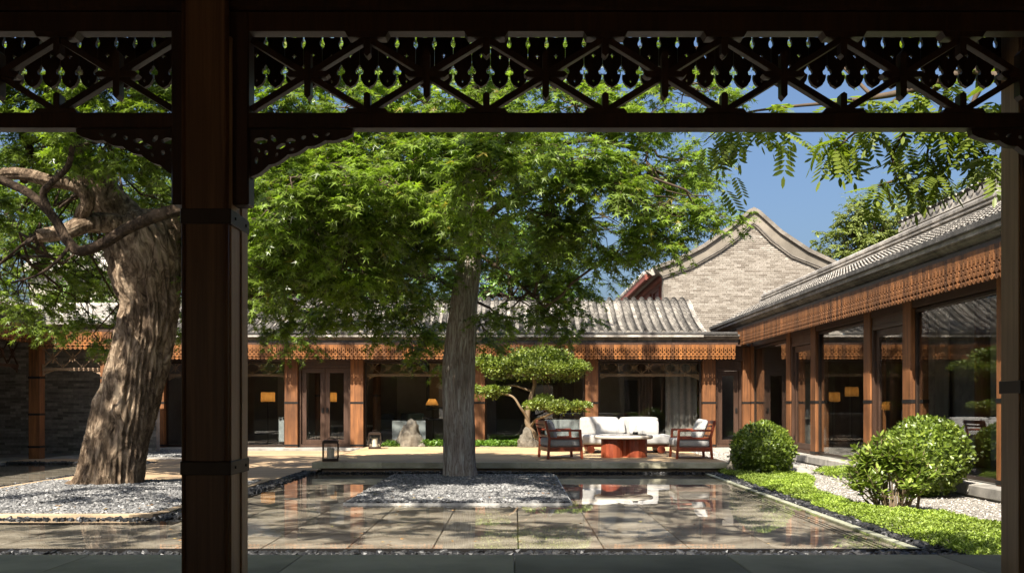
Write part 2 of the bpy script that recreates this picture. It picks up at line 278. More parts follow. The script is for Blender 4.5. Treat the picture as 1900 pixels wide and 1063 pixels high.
# ------------------------------------------------------------------ mesh helpers
class MB:
    def __init__(s): s.v = []; s.f = []
    def add(s, vs, fs):
        b = len(s.v); s.v += [tuple(p) for p in vs]; s.f += [tuple(b+i for i in f) for f in fs]; return s
    def box(s, x0, x1, y0, y1, z0, z1):
        return s.add([(x0,y0,z0),(x1,y0,z0),(x1,y1,z0),(x0,y1,z0),(x0,y0,z1),(x1,y0,z1),(x1,y1,z1),(x0,y1,z1)],
                     [(3,2,1,0),(4,5,6,7),(0,1,5,4),(1,2,6,5),(2,3,7,6),(3,0,4,7)])
    def bar(s, a, b, wd, th, up=(0,1,0)):
        a = Vector(a); b = Vector(b); d = (b-a).normalized(); n = Vector(up); n = (n - d*n.dot(d)).normalized(); t = d.cross(n)
        q = [p + n*(sy*th/2) + t*(sx*wd/2) for p in (a, b) for sx, sy in ((-1,-1),(1,-1),(1,1),(-1,1))]
        return s.add(q, [(3,2,1,0),(4,5,6,7),(0,1,5,4),(1,2,6,5),(2,3,7,6),(3,0,4,7)])
    def tube(s, pts, rad, n=8, cap=True):
        pts = [Vector(p) for p in pts]; b = len(s.v); ref = None
        for i, p in enumerate(pts):
            d = (pts[min(i+1, len(pts)-1)] - pts[max(i-1, 0)]).normalized()
            if ref is None:
                ref = Vector((1,0,0)) if abs(d.x) < 0.8 else Vector((0,1,0))
            ref = (ref - d*ref.dot(d)).normalized(); bi = d.cross(ref)
            for k in range(n):
                a = 2*math.pi*k/n; s.v.append(tuple(p + (ref*math.cos(a) + bi*math.sin(a))*rad[i]))
        for i in range(len(pts)-1):
            for k in range(n):
                s.f.append((b+i*n+k, b+i*n+(k+1)%n, b+(i+1)*n+(k+1)%n, b+(i+1)*n+k))
        if cap:
            s.f.append(tuple(b+k for k in reversed(range(n)))); s.f.append(tuple(b+(len(pts)-1)*n+k for k in range(n)))
        return s
    def lathe(s, prof, n=16, c=(0,0,0), cap=True):
        b = len(s.v)
        for r, z in prof:
            for k in range(n):
                a = 2*math.pi*k/n; s.v.append((c[0]+r*math.cos(a), c[1]+r*math.sin(a), c[2]+z))
        for i in range(len(prof)-1):
            for k in range(n):
                s.f.append((b+i*n+k, b+i*n+(k+1)%n, b+(i+1)*n+(k+1)%n, b+(i+1)*n+k))
        if cap: s.f.append(tuple(b+k for k in reversed(range(n)))); s.f.append(tuple(b+(len(prof)-1)*n+k for k in range(n)))
        return s
    def plate(s, outer, holes, y0, y1, flip=False):
        # outline in the XZ plane with holes, extruded from y0 to y1
        loops = [[Vector((p[0], p[1], 0)) for p in outer]] + [[Vector((p[0], p[1], 0)) for p in h] for h in holes]
        tri = geometry.tessellate_polygon(loops); flat = [p for l in loops for p in l]; n = len(flat); b = len(s.v)
        s.v += [(p.x, y0, p.y) for p in flat] + [(p.x, y1, p.y) for p in flat]
        for t in tri: s.f.append(tuple(b+i for i in t)); s.f.append(tuple(b+n+i for i in reversed(t)))
        o = 0
        for l in loops:
            m = len(l)
            for i in range(m):
                j = (i+1) % m; s.f.append((b+o+i, b+o+j, b+n+o+j, b+n+o+i))
            o += m
        return s
    def extrude(s, prof, x0, x1):
        # closed profile of (y, z) extruded along x
        b = len(s.v); n = len(prof)
        s.v += [(x0, p[0], p[1]) for p in prof] + [(x1, p[0], p[1]) for p in prof]
        for i in range(n): s.f.append((b+i, b+(i+1)%n, b+n+(i+1)%n, b+n+i))
        tri = geometry.tessellate_polygon([[Vector((p[0], p[1], 0)) for p in prof]])
        for t in tri: s.f.append(tuple(b+i for i in t)); s.f.append(tuple(b+n+i for i in reversed(t)))
        return s
    def mesh(s, name, mat=None, smooth=False, bevel=0.0, seg=1, norm=True):
        me = bpy.data.meshes.new(name); me.from_pydata(s.v, [], s.f)
        if norm or bevel:
            bm = bmesh.new(); bm.from_mesh(me); bmesh.ops.recalc_face_normals(bm, faces=bm.faces)
            if bevel: bmesh.ops.bevel(bm, geom=[e for e in bm.edges if e.calc_face_angle(0) > 0.6], offset=bevel, segments=seg, affect='EDGES', profile=0.5)
            bm.to_mesh(me); bm.free()
        if smooth: me.polygons.foreach_set('use_smooth', [True]*len(me.polygons))
        if mat: me.materials.append(mat)
        return me
WM = {}
def place(name, data, parent=None, loc=(0,0,0), rz=0.0, local=False, rot=None, scale=None):
    o = bpy.data.objects.new(name, data); col.objects.link(o)
    o.location = loc; o.rotation_euler = rot if rot else (0, 0, rz)
    if scale: o.scale = scale
    mw = Matrix.LocRotScale(Vector(loc), o.rotation_euler.to_matrix(), Vector(scale) if scale else Vector((1,1,1)))
    if parent is not None:
        o.parent = parent
        if local: mw = WM[parent.name] @ mw
        else: o.matrix_parent_inverse = WM[parent.name].inverted()
    WM[o.name] = mw
    return o
def tag(o, label, cat=None, group=None, kind=None):
    o['label'] = label
    if cat: o['category'] = cat
    if group: o['group'] = group
    if kind: o['kind'] = kind
    return o
def thing(name, label, cat, loc=(0,0,0), rz=0.0, group=None):
    return tag(place(name, None, None, loc, rz), label, cat, group)
def np_mesh(name, verts, faces, mat, smooth=False):
    # verts (N,3), faces (M,k) all the same size
    me = bpy.data.meshes.new(name); faces = np.asarray(faces, np.int32); k = faces.shape[1]
    me.vertices.add(len(verts)); me.vertices.foreach_set('co', np.asarray(verts, np.float32).ravel())
    me.loops.add(faces.size); me.loops.foreach_set('vertex_index', faces.ravel())
    me.polygons.add(len(faces)); me.polygons.foreach_set('loop_start', np.arange(0, faces.size, k, dtype=np.int32))
    me.polygons.foreach_set('use_smooth', np.full(len(faces), smooth))
    me.materials.append(mat); me.update(calc_edges=True); me.validate(); return me
def scatter(name, tv, tf, pos, frames, size, mat, smooth=False):
    # many copies of one small template, joined
    tv = np.asarray(tv, float); tf = np.asarray(tf); n = len(pos)
    size = np.asarray(size, float)
    if size.ndim == 1: size = size[:, None].repeat(3, 1)
    v = np.einsum('nij,kj->nki', frames, tv) if tv.ndim == 2 and size is None else np.einsum('nij,nkj->nki', frames, tv[None]*size[:, None, :])
    v = v + pos[:, None, :]
    f = tf[None] + (np.arange(n)*len(tv))[:, None, None]
    return np_mesh(name, v.reshape(-1, 3), f.reshape(-1, tf.shape[1]), mat, smooth)
def frames_from(xaxis, zaxis):
    x = xaxis/np.linalg.norm(xaxis, axis=1, keepdims=True)
    z = zaxis - x*np.sum(zaxis*x, 1, keepdims=True); z /= np.maximum(np.linalg.norm(z, axis=1, keepdims=True), 1e-6)
    y = np.cross(z, x); return np.stack([x, y, z], 2)
def rand_frames(rng, n):
    a = rng.normal(size=(n, 3)); b = rng.normal(size=(n, 3)); return frames_from(a, b)
# leaf templates (fan triangles)
def fan(pts, c=(0.12, 0)):
    v = [(c[0], c[1], 0.0)] + [(x, y, -0.22*abs(y)) for x, y in pts]; n = len(pts)
    return np.array(v), np.array([(0, i+1, (i+1) % n+1) for i in range(n)])
def pol(r, d): return (r*math.cos(R(d)), r*math.sin(R(d)))
MAPLE = fan([pol(0.52, -105), pol(0.20, -75), pol(0.88, -48), pol(0.24, -23), pol(1.0, 0), pol(0.24, 23), pol(0.88, 48), pol(0.20, 75), pol(0.52, 105)], (0.02, 0))
OVAL = (np.array([(0,0,0),(0.3,-0.2,-0.05),(0.7,-0.19,-0.06),(1,0,-0.05),(0.7,0.19,-0.06),(0.3,0.2,-0.05)]), np.array([(0,1,2),(0,2,3),(0,3,4),(0,4,5)]))
SPRIG = (np.array([(0,0,0),(0.45,-0.20,0.05),(1,0,0.10),(0.45,0.20,0.05)]), np.array([(0,1,2),(0,2,3)]))
g_ = (1+5**0.5)/2
ICO = (np.array([(-1,g_,0),(1,g_,0),(-1,-g_,0),(1,-g_,0),(0,-1,g_),(0,1,g_),(0,-1,-g_),(0,1,-g_),(g_,0,-1),(g_,0,1),(-g_,0,-1),(-g_,0,1)])/1.9*np.random.default_rng(5).uniform(0.8, 1.15, (12, 1)),
       np.array([(0,11,5),(0,5,1),(0,1,7),(0,7,10),(0,10,11),(1,5,9),(5,11,4),(11,10,2),(10,7,6),(7,1,8),(3,9,4),(3,4,2),(3,2,6),(3,6,8),(3,8,9),(4,9,5),(2,4,11),(6,2,10),(8,6,7),(9,8,1)]))

OCT = (np.array([(1,0,0),(-1,0,0),(0,1,0),(0,-1,0),(0,0,1),(0,0,-1)])*1.1, np.array([(0,2,4),(2,1,4),(1,3,4),(3,0,4),(2,0,5),(1,2,5),(3,1,5),(0,3,5)]))
CHIP = (np.array([(-1,-1,-1),(1,-1,-1),(1,1,-1),(-1,1,-1),(-1,-1,1),(1,-1,1),(1,1,1),(-1,1,1)])*.72*np.random.default_rng(8).uniform(.55, 1.2, (8, 3)),
        np.array([(4,5,6),(4,6,7),(0,1,5),(0,5,4),(1,2,6),(1,6,5),(2,3,7),(2,7,6),(3,0,4),(3,4,7)]))

# ------------------------------------------------------------------ the ground, pools and paths
SP = 0.785
def structure(name, me, label, cat=None):
    o = place(name, me); o['kind'] = 'structure'; o['label'] = label
    if cat: o['category'] = cat
    return o
structure('ground', MB().add([(-400,-300,-0.3),(400,-300,-0.3),(400,700,-0.3),(-400,700,-0.3)], [(0,1,2,3)]).mesh('ground', M['ground']), 'bare earth under the whole courtyard')
PX0, PX1, PY0, PY1 = -3.74, 3.60, 8.58, 17.95
pf = structure('pool_floor', MB().box(-12, PX1, PY0, PY1, -0.29, -0.09).mesh('pool_floor', M['pebble']), 'dark bed of the shallow reflecting pool')
slab_cache = {}
def slab(x0, x1, y0, y1, z, parent, mat, name='slab', th=0.05, gap=0.006):
    k = (round(x1-x0, 3), round(y1-y0, 3), mat.name)
    if k not in slab_cache:
        a, b = (x1-x0)/2-gap, (y1-y0)/2-gap
        slab_cache[k] = MB().box(-a, a, -b, b, -th, 0).mesh('slab', mat, bevel=0.004)
    return place(name, slab_cache[k], parent, ((x0+x1)/2, (y0+y1)/2, z))
rows = [8.58, 12.46, 17.95]
xs = [PX0] + [0.033+SP*k for k in range(-4, 5)] + [PX1]
for j in range(2):
    for i in range(len(xs)-1): slab(xs[i], xs[i+1], rows[j], rows[j+1], -0.035, pf, M['pool_slab'])
for i in range(8): slab(PX0-1.05*(i+1), PX0-1.05*i, 8.58, 10.60, -0.035, pf, M['pool_slab'])
structure('pool_water', MB().add([(-12.2,8.58,0),(3.60,8.58,0),(3.60,17.95,0),(-3.74,17.95,0),(-3.74,10.72,0),(-12.2,10.72,0)], [(0,1,2,3,4),(0,4,5)]).mesh('pool_water', M['water'], norm=False), 'thin still water of the central reflecting pool')
pf2 = structure('side_pool_floor', MB().box(-11.0, -7.8, 11.6, 21.0, -0.29, -0.06).mesh('side_pool_floor', M['pool_slab']), 'stone bed of the small pool on the left')
structure('side_pool_water', MB().add([(-11.0,11.6,-0.005),(-7.8,11.6,-0.005),(-7.8,21.0,-0.005),(-11.0,21.0,-0.005)], [(0,1,2,3)]).mesh('side_pool_water', M['water'], norm=False), 'still water of the small pool on the left')
path = structure('path', MB().box(-7.72, -4.0, 16.0, 26.25, -0.28, 0.03).box(-4.0, -3.76, 18.45, 26.25, -0.28, 0.03).mesh('path', M['path']), 'tan planked path leading to the rear doors')
structure('back_path', MB().box(-11.2, -7.72, 21.15, 22.25, -0.28, 0.028).mesh('back_path', M['path']), 'tan strip of path before the left corridor')
structure('courtyard_gravel', MB().box(3.8, 6.3, 6.0, 18.3, -0.28, 0.0).box(4.0, 6.3, 18.3, 26.4, -0.28, 0.001).mesh('courtyard_gravel', M['gravel_ground']), 'fine grey gravel ground beside the right gallery')
structure('planting_bed', MB().box(-3.7, 4.0, 24.75, 26.35, -0.28, 0.15).mesh('planting_bed', M['ground']), 'dark soil bed between deck and rear gallery')
structure('back_gravel_ground', MB().box(-11.2, -7.72, 22.25, 26.3, -0.28, 0.02).mesh('back_gravel_ground', M['gravel_ground']), 'grey gravel ground in the rear left corner')
# pool rims
rm = MB().box(3.52, 3.60, 8.58, 18.2, -0.08, 0.006)
structure('pool_rim', rm.mesh('pool_rim', M['rim'], bevel=0.002), 'pale stone rim on the right edge of the pool')
for k in range(3): place('drain_slot', MB().box(3.30+0.06*k, 3.312+0.06*k, 8.6, 18.2, -0.034, -0.031).mesh('drain_slot', M['iron']), pf)
structure('pool_front_rim', MB().box(-12.2, 3.60, 8.545, 8.58, -0.25, 0.008).mesh('pool_front_rim', M['iron']), 'thin dark metal lip along the front of the pool')

rng = np.random.default_rng(11)
def stones(name, label, cat, area, n, mat, size, flat=0.6, z=0.0, mound=0.0, lean=False, mask=None):
    x = rng.uniform(area[0], area[1], n); y = rng.uniform(area[2], area[3], n)
    if mask is not None:
        k = mask(x, y); x = x[k]; y = y[k]; n = len(x)
    zz = z + rng.uniform(-0.2, 0.35, n)*size + mound*np.maximum(0, 1-((x-(area[0]+area[1])/2)/(area[1]-area[0])*2)**2)*np.maximum(0, 1-((y-(area[2]+area[3])/2)/(area[3]-area[2])*2)**2)
    s = rng.uniform(0.6, 1.25, n)*size
    s3 = np.stack([s*rng.uniform(0.9, 1.5, n), s, s*flat], 1)/1.4
    a = rng.uniform(0, 2*math.pi, n); tilt = 0.5 if not lean else 0.9
    zx = np.stack([rng.normal(0, tilt, n), rng.normal(0, tilt, n), np.ones(n)], 1)
    fr = frames_from(np.stack([np.cos(a), np.sin(a), rng.normal(0, 0.25, n)], 1), zx)
    tm = OCT if mat.name == 'grit' else ICO if name == 'gutter_pebbles' else CHIP
    me = scatter(name, tm[0], tm[1], np.stack([x, y, zz], 1), fr, s3, mat)
    o = place(name, me); return tag(o, label, cat, kind='stuff')
# the centre tree's gravel square with its steel edging
GX0, GX1, GY0, GY1 = -2.18, 0.72, 12.45, 17.35
structure('gravel_bed', MB().box(GX0, GX1, GY0, GY1, -0.09, 0.012).mesh('gravel_bed', M['gravel_ground']), 'grey base of the square gravel bed in the pool')
e = thing('bed_edging', 'thin pale steel edging around the square gravel bed in the pool', 'edging', (GX0, GY0, 0))
for a in ((GX0-0.02, GX1+0.02, GY0-0.02, GY0), (GX0-0.02, GX1+0.02, GY1, GY1+0.02), (GX0-0.02, GX0, GY0, GY1), (GX1, GX1+0.02, GY0, GY1)):
    place('edge_strip', MB().box(*a, -0.085, 0.016).mesh('edge_strip', M['steel']), e)
stones('white_gravel', 'pale grey gravel stones in the square bed around the middle tree', 'gravel', (GX0+.02, GX1-.02, GY0+.02, GY1-.02), 16000, M['gravel'], 0.035, 0.65, 0.018, 0.05)
# the old tree's island and its tan kerb
IX0, IX1, IY0, IY1 = -7.72, -4.0, 10.88, 16.0
isl = structure('tree_island', MB().box(IX0+.1, IX1-.1, IY0+.1, IY1-.1, -0.28, 0.012).mesh('tree_island', M['gravel_ground']), 'gravel island under the old leaning tree')
ch = 0.32
ring_o = [(IX0, IY0), (IX1-ch, IY0), (IX1-0.09, IY0+0.09), (IX1, IY0+ch), (IX1, IY1), (IX0, IY1)]
ring_i = [(IX0+.12, IY0+.12), (IX1-ch-.05, IY0+.12), (IX1-0.19, IY0+0.19), (IX1-.12, IY0+ch+.05), (IX1-.12, IY1-.02), (IX0+.12, IY1-.02)]
kb = thing('island_kerb', 'low tan kerb framing the gravel around the old tree', 'kerb', (IX0, IY0, 0))
for i in range(5):
    j = i+1; q = [ring_o[i], ring_o[j], ring_i[j], ring_i[i]]
    mb = MB().add([(x, y, z) for z in (-0.25, 0.045) for x, y in q], [(3,2,1,0),(4,5,6,7),(0,1,5,4),(1,2,6,5),(2,3,7,6),(3,0,4,7)])
    place('kerb_stone', mb.mesh('kerb_stone', M['curb'], bevel=0.004), kb)
place('kerb_stone', MB().box(IX0, IX0+.12, IY0+.01, IY1, -0.25, 0.043).mesh('kerb_stone', M['curb'], bevel=0.004), kb)
stones('grey_gravel', 'grey gravel stones around the old leaning tree', 'gravel', (IX0+.14, IX1-.14, IY0+.14, IY1-.04), 19000, M['gravel'], 0.035, 0.65, 0.024, 0.06, mask=lambda x, y: (x-(IX1-.14))+(IY0+.14-y) < -0.22)
stones('corner_gravel', 'patch of pale gravel by the rear left corridor', 'gravel', (-9.6, -7.8, 23.2, 26.2), 5000, M['gravel'], 0.04, 0.65, 0.035)
stones('gutter_pebbles', 'black pebbles in the gutter along the front of the pool', 'pebbles', (-6.5, 3.8, 8.02, 8.53), 4200, M['pebble'], 0.052, 0.6, -0.035, lean=True)
stones('edge_pebbles', 'black pebbles along the left edge of the pool beside the path', 'pebbles', (-4.0, -3.76, 10.9, 18.4), 2400, M['pebble'], 0.042, 0.6, 0.0, lean=True)
stones('sedum_pebbles', 'black pebbles between the pool rim and the green groundcover', 'pebbles', (3.61, 3.84, 8.0, 18.3), 2600, M['pebble'], 0.042, 0.6, 0.0, lean=True)
stones('kerb_pebbles', 'black pebbles between the island kerb and the front pool', 'pebbles', (-9.5, -3.9, 10.73, 10.87), 900, M['pebble'], 0.042, 0.6, -0.01, lean=True)
stones('side_pool_pebbles', 'black pebbles lining the small left pool', 'pebbles', (-7.86, -7.73, 11.6, 21.1), 1200, M['pebble'], 0.045, 0.6, 0.01, lean=True)
stones('side_pool_back_pebbles', 'dark pebbles behind the small left pool', 'pebbles', (-11.0, -7.8, 21.0, 21.14), 700, M['pebble'], 0.045, 0.6, 0.01, lean=True)
stones('deck_foot_pebbles', 'mixed dark and white pebbles at the foot of the raised deck', 'pebbles', (-3.74, 3.6, 17.96, 18.09), 1300, M['pebble'], 0.04, 0.6, 0.0, lean=True)
stones('deck_foot_gravel', 'few white pebbles in front of the deck riser', 'pebbles', (-2.4, 0.2, 17.97, 18.07), 200, M['gravel'], 0.04, 0.6, 0.02)
structure('pebble_trench', MB().box(-12.2, 3.8, 7.9, 8.545, -0.29, -0.06).box(3.6, 3.85, 8.545, 18.3, -0.29, -0.015).box(-4.0, -3.74, 10.72, 18.45, -0.29, -0.015).box(-3.74, 3.6, 17.95, 18.1, -0.29, -0.02).box(-12.2, -4.0, 10.60, 10.88, -0.29, -0.03).mesh('pebble_trench', M['pebble']), 'dark trench that holds the pebbles round the pool')
stones('gravel_grit', 'loose fine grit on the gravel ground by the right gallery', 'grit', (3.9, 6.25, 9.0, 26), 15000, M['grit'], 0.016, 0.7, 0.004)

# raised deck
dk = thing('raised_deck', 'low tan deck carrying the outdoor seating by the pool', 'deck', (0, 18.0, 0))
place('deck_top', MB().box(-3.76, 4.0, 18.06, 24.75, 0.12, 0.20).mesh('deck_top', M['deck']), dk)
for i in range(6):
    x0 = -3.76+7.76/6*i; place('edge_beam', MB().box(x0+.002, x0+7.76/6-.002, 17.98, 18.058, 0.095, 0.202).mesh('edge_beam', M['deck_edge'], bevel=0.004), dk)
place('riser', MB().box(-3.6, 3.9, 18.10, 18.2, -0.1, 0.119).mesh('riser', M['curb']), dk)
place('side_board', MB().box(-3.755, -3.70, 18.5, 24.7, 0.03, 0.118).mesh('side_board', M['deck_edge']), dk)

# ------------------------------------------------------------------ shared building pieces
def board_mesh(wd, H, th, k=1.0):
    h = [(.5,0),(.5,-.2),(.45,-.2),(.45,-.46),(.38,-.475),(.35,-.505),(.39,-.535),(.5,-.55),(.5,-.745),(.42,-.76),(.38,-.79),(.30,-.79),(.22,-.82),(.26,-.85),(.36,-.855),(.44,-.85),(.455,-.885),(.40,-.925),(.33,-.945),(.28,-.965),(.12,-.985)]
    w = wd*0.975
    if k != 1: h = [(x if x >= .5 else .5-(.5-x)*k if i < 16 else x, z) for i, (x, z) in enumerate(h)]
    out = [(x*w, z*H) for x, z in h] + [(0, -H)] + [(-x*w, z*H) for x, z in reversed(h)]
    star = [((0.21 if j % 2 == 0 else 0.08)*k*w*math.cos(j*math.pi/4), -.64*H + (0.21 if j % 2 == 0 else 0.08)*k*w*math.sin(j*math.pi/4)) for j in range(8)]
    bell = [(-.16*k*w, -.43*H), (.16*k*w, -.43*H), (.07*k*w, -.37*H), (.07*k*w, -.31*H), (-.07*k*w, -.31*H), (-.07*k*w, -.37*H)]
    drop = [(0, -.905*H), (.07*k*w, -.925*H), (0, -.945*H), (-.07*k*w, -.925*H)]
    return MB().plate(out, [star, bell, drop], -th/2, th/2)
BOARD = board_mesh(0.110, 0.40, 0.022, 1.75).mesh('valance_board', M['wood_val'])
BOARD_BIG = board_mesh(0.122, 0.45, 0.022, 1.6).mesh('valance_board', M['wood_val_side'])
BOARD_NEAR = board_mesh(0.085, 0.40, 0.022, .8).mesh('valance_board', M['wood_near'])
CPROF = [(0.12,0),(-0.05,0),(-0.05,.045),(-0.085,.06),(-0.085,.10),(-0.11,.115),(-0.15,.15),(-0.19,.165),(-0.19,.20),(-0.25,.215),(-0.25,.265),(0.12,.265)]
CORNICE = MB().extrude(CPROF, 0.002, 0.898).mesh('cornice_block', M['cornice'], bevel=0.004)
def tile_row(name, prof, r, cover, mat, expo=0.055, seg=6, disc=True, flat=1.0):
    # a row of overlapping arc tiles following a (v, z) profile polyline from eave to ridge
    P = [Vector((0, p[0], p[1])) for p in prof]; L = [0]
    for i in range(len(P)-1): L.append(L[-1] + (P[i+1]-P[i]).length)
    def at(s):
        for i in range(len(P)-1):
            if s <= L[i+1] or i == len(P)-2:
                t = (s-L[i])/(L[i+1]-L[i]); return P[i].lerp(P[i+1], t), (P[i+1]-P[i]).normalized()
    mb = MB(); mi = []; n = int(L[-1]/expo); rr = random.Random(len(name)+n)
    for k in range(n):
        p, d = at(k*expo); q, _ = at(min(L[-1], (k+1.25)*expo)); nrm = Vector((1,0,0)).cross(d); j = rr.uniform(-.004, .004)
        lift = (0.016 if cover else 0.012)*(1.9 if expo > .08 else 1); ring = []
        for c, up, rad in ((p, lift, r*1.03), (q, 0.0, r*0.97)):
            for i in range(seg+1):
                a = math.pi*i/seg
                if cover: x = math.cos(a)*rad; h = math.sin(a)*rad*flat
                else: x = math.cos(a)*rad; h = -math.sin(a)*rad*0.45 + rad*0.2
                ring.append(c + Vector((x+j, 0, 0)) + nrm*(h+up))
        m = seg+1
        fs = [(i, i+1, m+i+1, m+i) for i in range(seg)]
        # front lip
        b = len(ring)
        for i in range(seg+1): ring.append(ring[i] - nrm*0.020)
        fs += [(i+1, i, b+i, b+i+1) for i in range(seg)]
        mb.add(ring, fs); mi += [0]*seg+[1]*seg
    # eave disc
    if cover and disc:
        p, d = at(0.0); nrm = Vector((1,0,0)).cross(d)
        pts = [p + Vector((math.cos(a)*r*1.05, 0, 0)) + nrm*(math.sin(a)*r*1.05) - d*0.012 for a in [2*math.pi*i/10 for i in range(10)]]
        mb.add(pts, [tuple(range(10))]); mi.append(0)
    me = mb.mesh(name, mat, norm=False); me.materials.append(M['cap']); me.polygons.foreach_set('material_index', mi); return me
def run(p0, a):
    ca, sa = math.cos(a), math.sin(a)
    return lambda u, v, z: (p0[0]+u*ca-v*sa, p0[1]+u*sa+v*ca, z)
def valance(root, P, a, u0, u1, v, ztop, me, unit, seed=0):
    rr = random.Random(seed); g = place('valance_backing', MB().box(u0, u1, 0.0, 0.03, -0.03, 0.06).mesh('valance_backing', M['wood_frame']), root, P(0, v+0.014, ztop), a)
    n = int((u1-u0)/unit)
    for k in range(n): place('valance_board', me, g, P(u0+(k+.5)*unit, v+rr.uniform(-.002, .002), ztop+rr.uniform(-.003, .003)), a)
def cornice(root, P, a, u0, u1, v, z, zs=1.0):
    n = max(1, round((u1-u0)/0.9)); L = (u1-u0)/n
    for k in range(n): place('cornice_block', CORNICE, root, P(u0+k*L, v, z), a, scale=(L/0.9, 1, zs))
def roof(root, P, a, u0, u1, prof, back, pitch=0.24, r=0.068, thick=0.07, expo=.055, disc=True, flat=1.0):
    pr = [(v, z-0.03) for v, z in prof] + [(v, z-0.03) for v, z in back]
    slab_p = pr + [(v, z-thick) for v, z in reversed(pr)]
    rf = place('roof', MB().extrude(slab_p, u0, u1).mesh('roof', M['tile']), root, P(0, 0, 0), a)
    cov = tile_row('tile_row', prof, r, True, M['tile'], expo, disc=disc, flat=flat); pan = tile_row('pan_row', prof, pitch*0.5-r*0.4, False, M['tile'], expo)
    n = int((u1-u0)/pitch)
    for k in range(n):
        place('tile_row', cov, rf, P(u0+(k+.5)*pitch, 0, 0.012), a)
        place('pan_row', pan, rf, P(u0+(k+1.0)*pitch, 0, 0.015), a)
    return rf
def column_mesh(wd, dp, z0, z1, mat): return MB().box(-wd/2, wd/2, 0, dp, z0, z1).mesh('column', mat, bevel=0.012, seg=2)
def band_mesh(wd, dp, h): return MB().box(-wd/2-.006, wd/2+.006, -.006, dp+.006, -h/2, h/2).mesh('iron_band', M['iron'])
def frame_mesh(x0, x1, z0, z1, b, y0, y1):
    m = MB(); m.box(x0, x1, y0, y1, z1-b, z1); m.box(x0, x1, y0, y1, z0, z0+b); m.box(x0, x0+b, y0, y1, z0+b, z1-b); m.box(x1-b, x1, y0, y1, z0+b, z1-b); return m
def window(root, P, a, u0, u1, z0, z1, v=0.2, b=0.05):
    f = place('window_frame', frame_mesh(u0, u1, z0, z1, b, -0.03, 0.03).mesh('window_frame', M['bronze'], bevel=0.004), root, P(0, v, 0), a)
    place('pane', MB().box(u0+b, u1-b, -0.005, 0.005, z0+b, z1-b).mesh('pane', M['pane'], norm=False), f, P(0, v, 0), a)
def door(root, P, a, u0, u1, z0, z1, leaves, v=0.16):
    place('door_frame', frame_mesh(u0, u1, z0, z1, 0.07, -0.05, 0.05).mesh('door_frame', M['wood_frame'], bevel=0.005), root, P(0, v, 0), a)
    u0 += .075; u1 -= .075; wl = (u1-u0)/leaves
    for k in range(leaves):
        a0 = u0+k*wl+.003; a1 = a0+wl-.006
        d = place('door', frame_mesh(a0, a1, z0+.075, z1-.075, 0.13, -0.025, 0.025).mesh('door', M['wood_frame'], bevel=0.004), root, P(0, v+.03, 0), a)
        place('pane', MB().box(a0+.13, a1-.13, -.004, .004, z0+.205, z1-.205).mesh('pane', M['pane'], norm=False), d, P(0, v+.03, 0), a)
        hu = a1-.06 if k == 0 else a0+.06
        place('handle', MB().box(hu-.03, hu+.03, -.055, -.027, 1.05, 1.18).mesh('handle', M['iron'], bevel=0.008), d, P(0, v+.03, 0), a)
        for hz in (0.5, 2.0):
            hx = a0+.004 if k == 0 else a1-.004
            place('hinge', MB().tube([(hx, -.035, hz-.05), (hx, -.035, hz+.05)], [.012]*2, 6).mesh('hinge', M['iron']), d, P(0, v+.03, 0), a)
def transom(root, P, a, u0, u1, zr, zt, v, mat, period=0.42, wdt=0.022):
    # fretwork transom: crossing laths between two rails
    mb = MB(); n = max(1, round((u1-u0)/period)); L = (u1-u0)/n; zm = (zr+zt)/2
    for k in range(n):
        a0 = u0+k*L; a1 = a0+L; c = (a0+a1)/2
        mb.bar((a0, 0, zr), (a1, 0, zt), wdt, 0.03); mb.bar((a0, .001, zt), (a1, .001, zr), wdt, 0.03)
        mb.bar((c, .002, zm-.11), (c, .002, zm+.11), wdt, 0.034); mb.bar((c-.09, .003, zm), (c+.09, .003, zm), wdt, 0.034)
        mb.bar((a0, .002, zr), (a0, .002, zr+.09), wdt, 0.034)
    tr = place('fretwork_transom', mb.mesh('fretwork_transom', mat), root, P(0, v, 0), a); tr['kind'] = 'stuff'
    place('transom_rail', MB().box(u0, u1, -.03, .03, zr-.07, zr).mesh('transom_rail', mat), root, P(0, v, 0), a)
    for s in (0, 1):
        x = u0 if s == 0 else u1; d = 1 if s == 0 else -1
        out = [(x, zr-.071), (x+d*.26, zr-.071), (x+d*.23, zr-.09), (x+d*.17, zr-.10), (x+d*.12, zr-.13), (x+d*.07, zr-.145), (x+d*.04, zr-.18), (x, zr-.19)]
        holes = [[(x+d*(cx+rr*math.cos(t)), zr-cz+rr*math.sin(t)) for t in (0, 1.2, 2.4, 3.6, 4.8)] for cx, cz, rr in ((.045, .105, .016), (.10, .098, .014))]
        place('spandrel', MB().plate(out, holes, -.012, .012).mesh('spandrel', mat), root, P(0, v, 0), a)
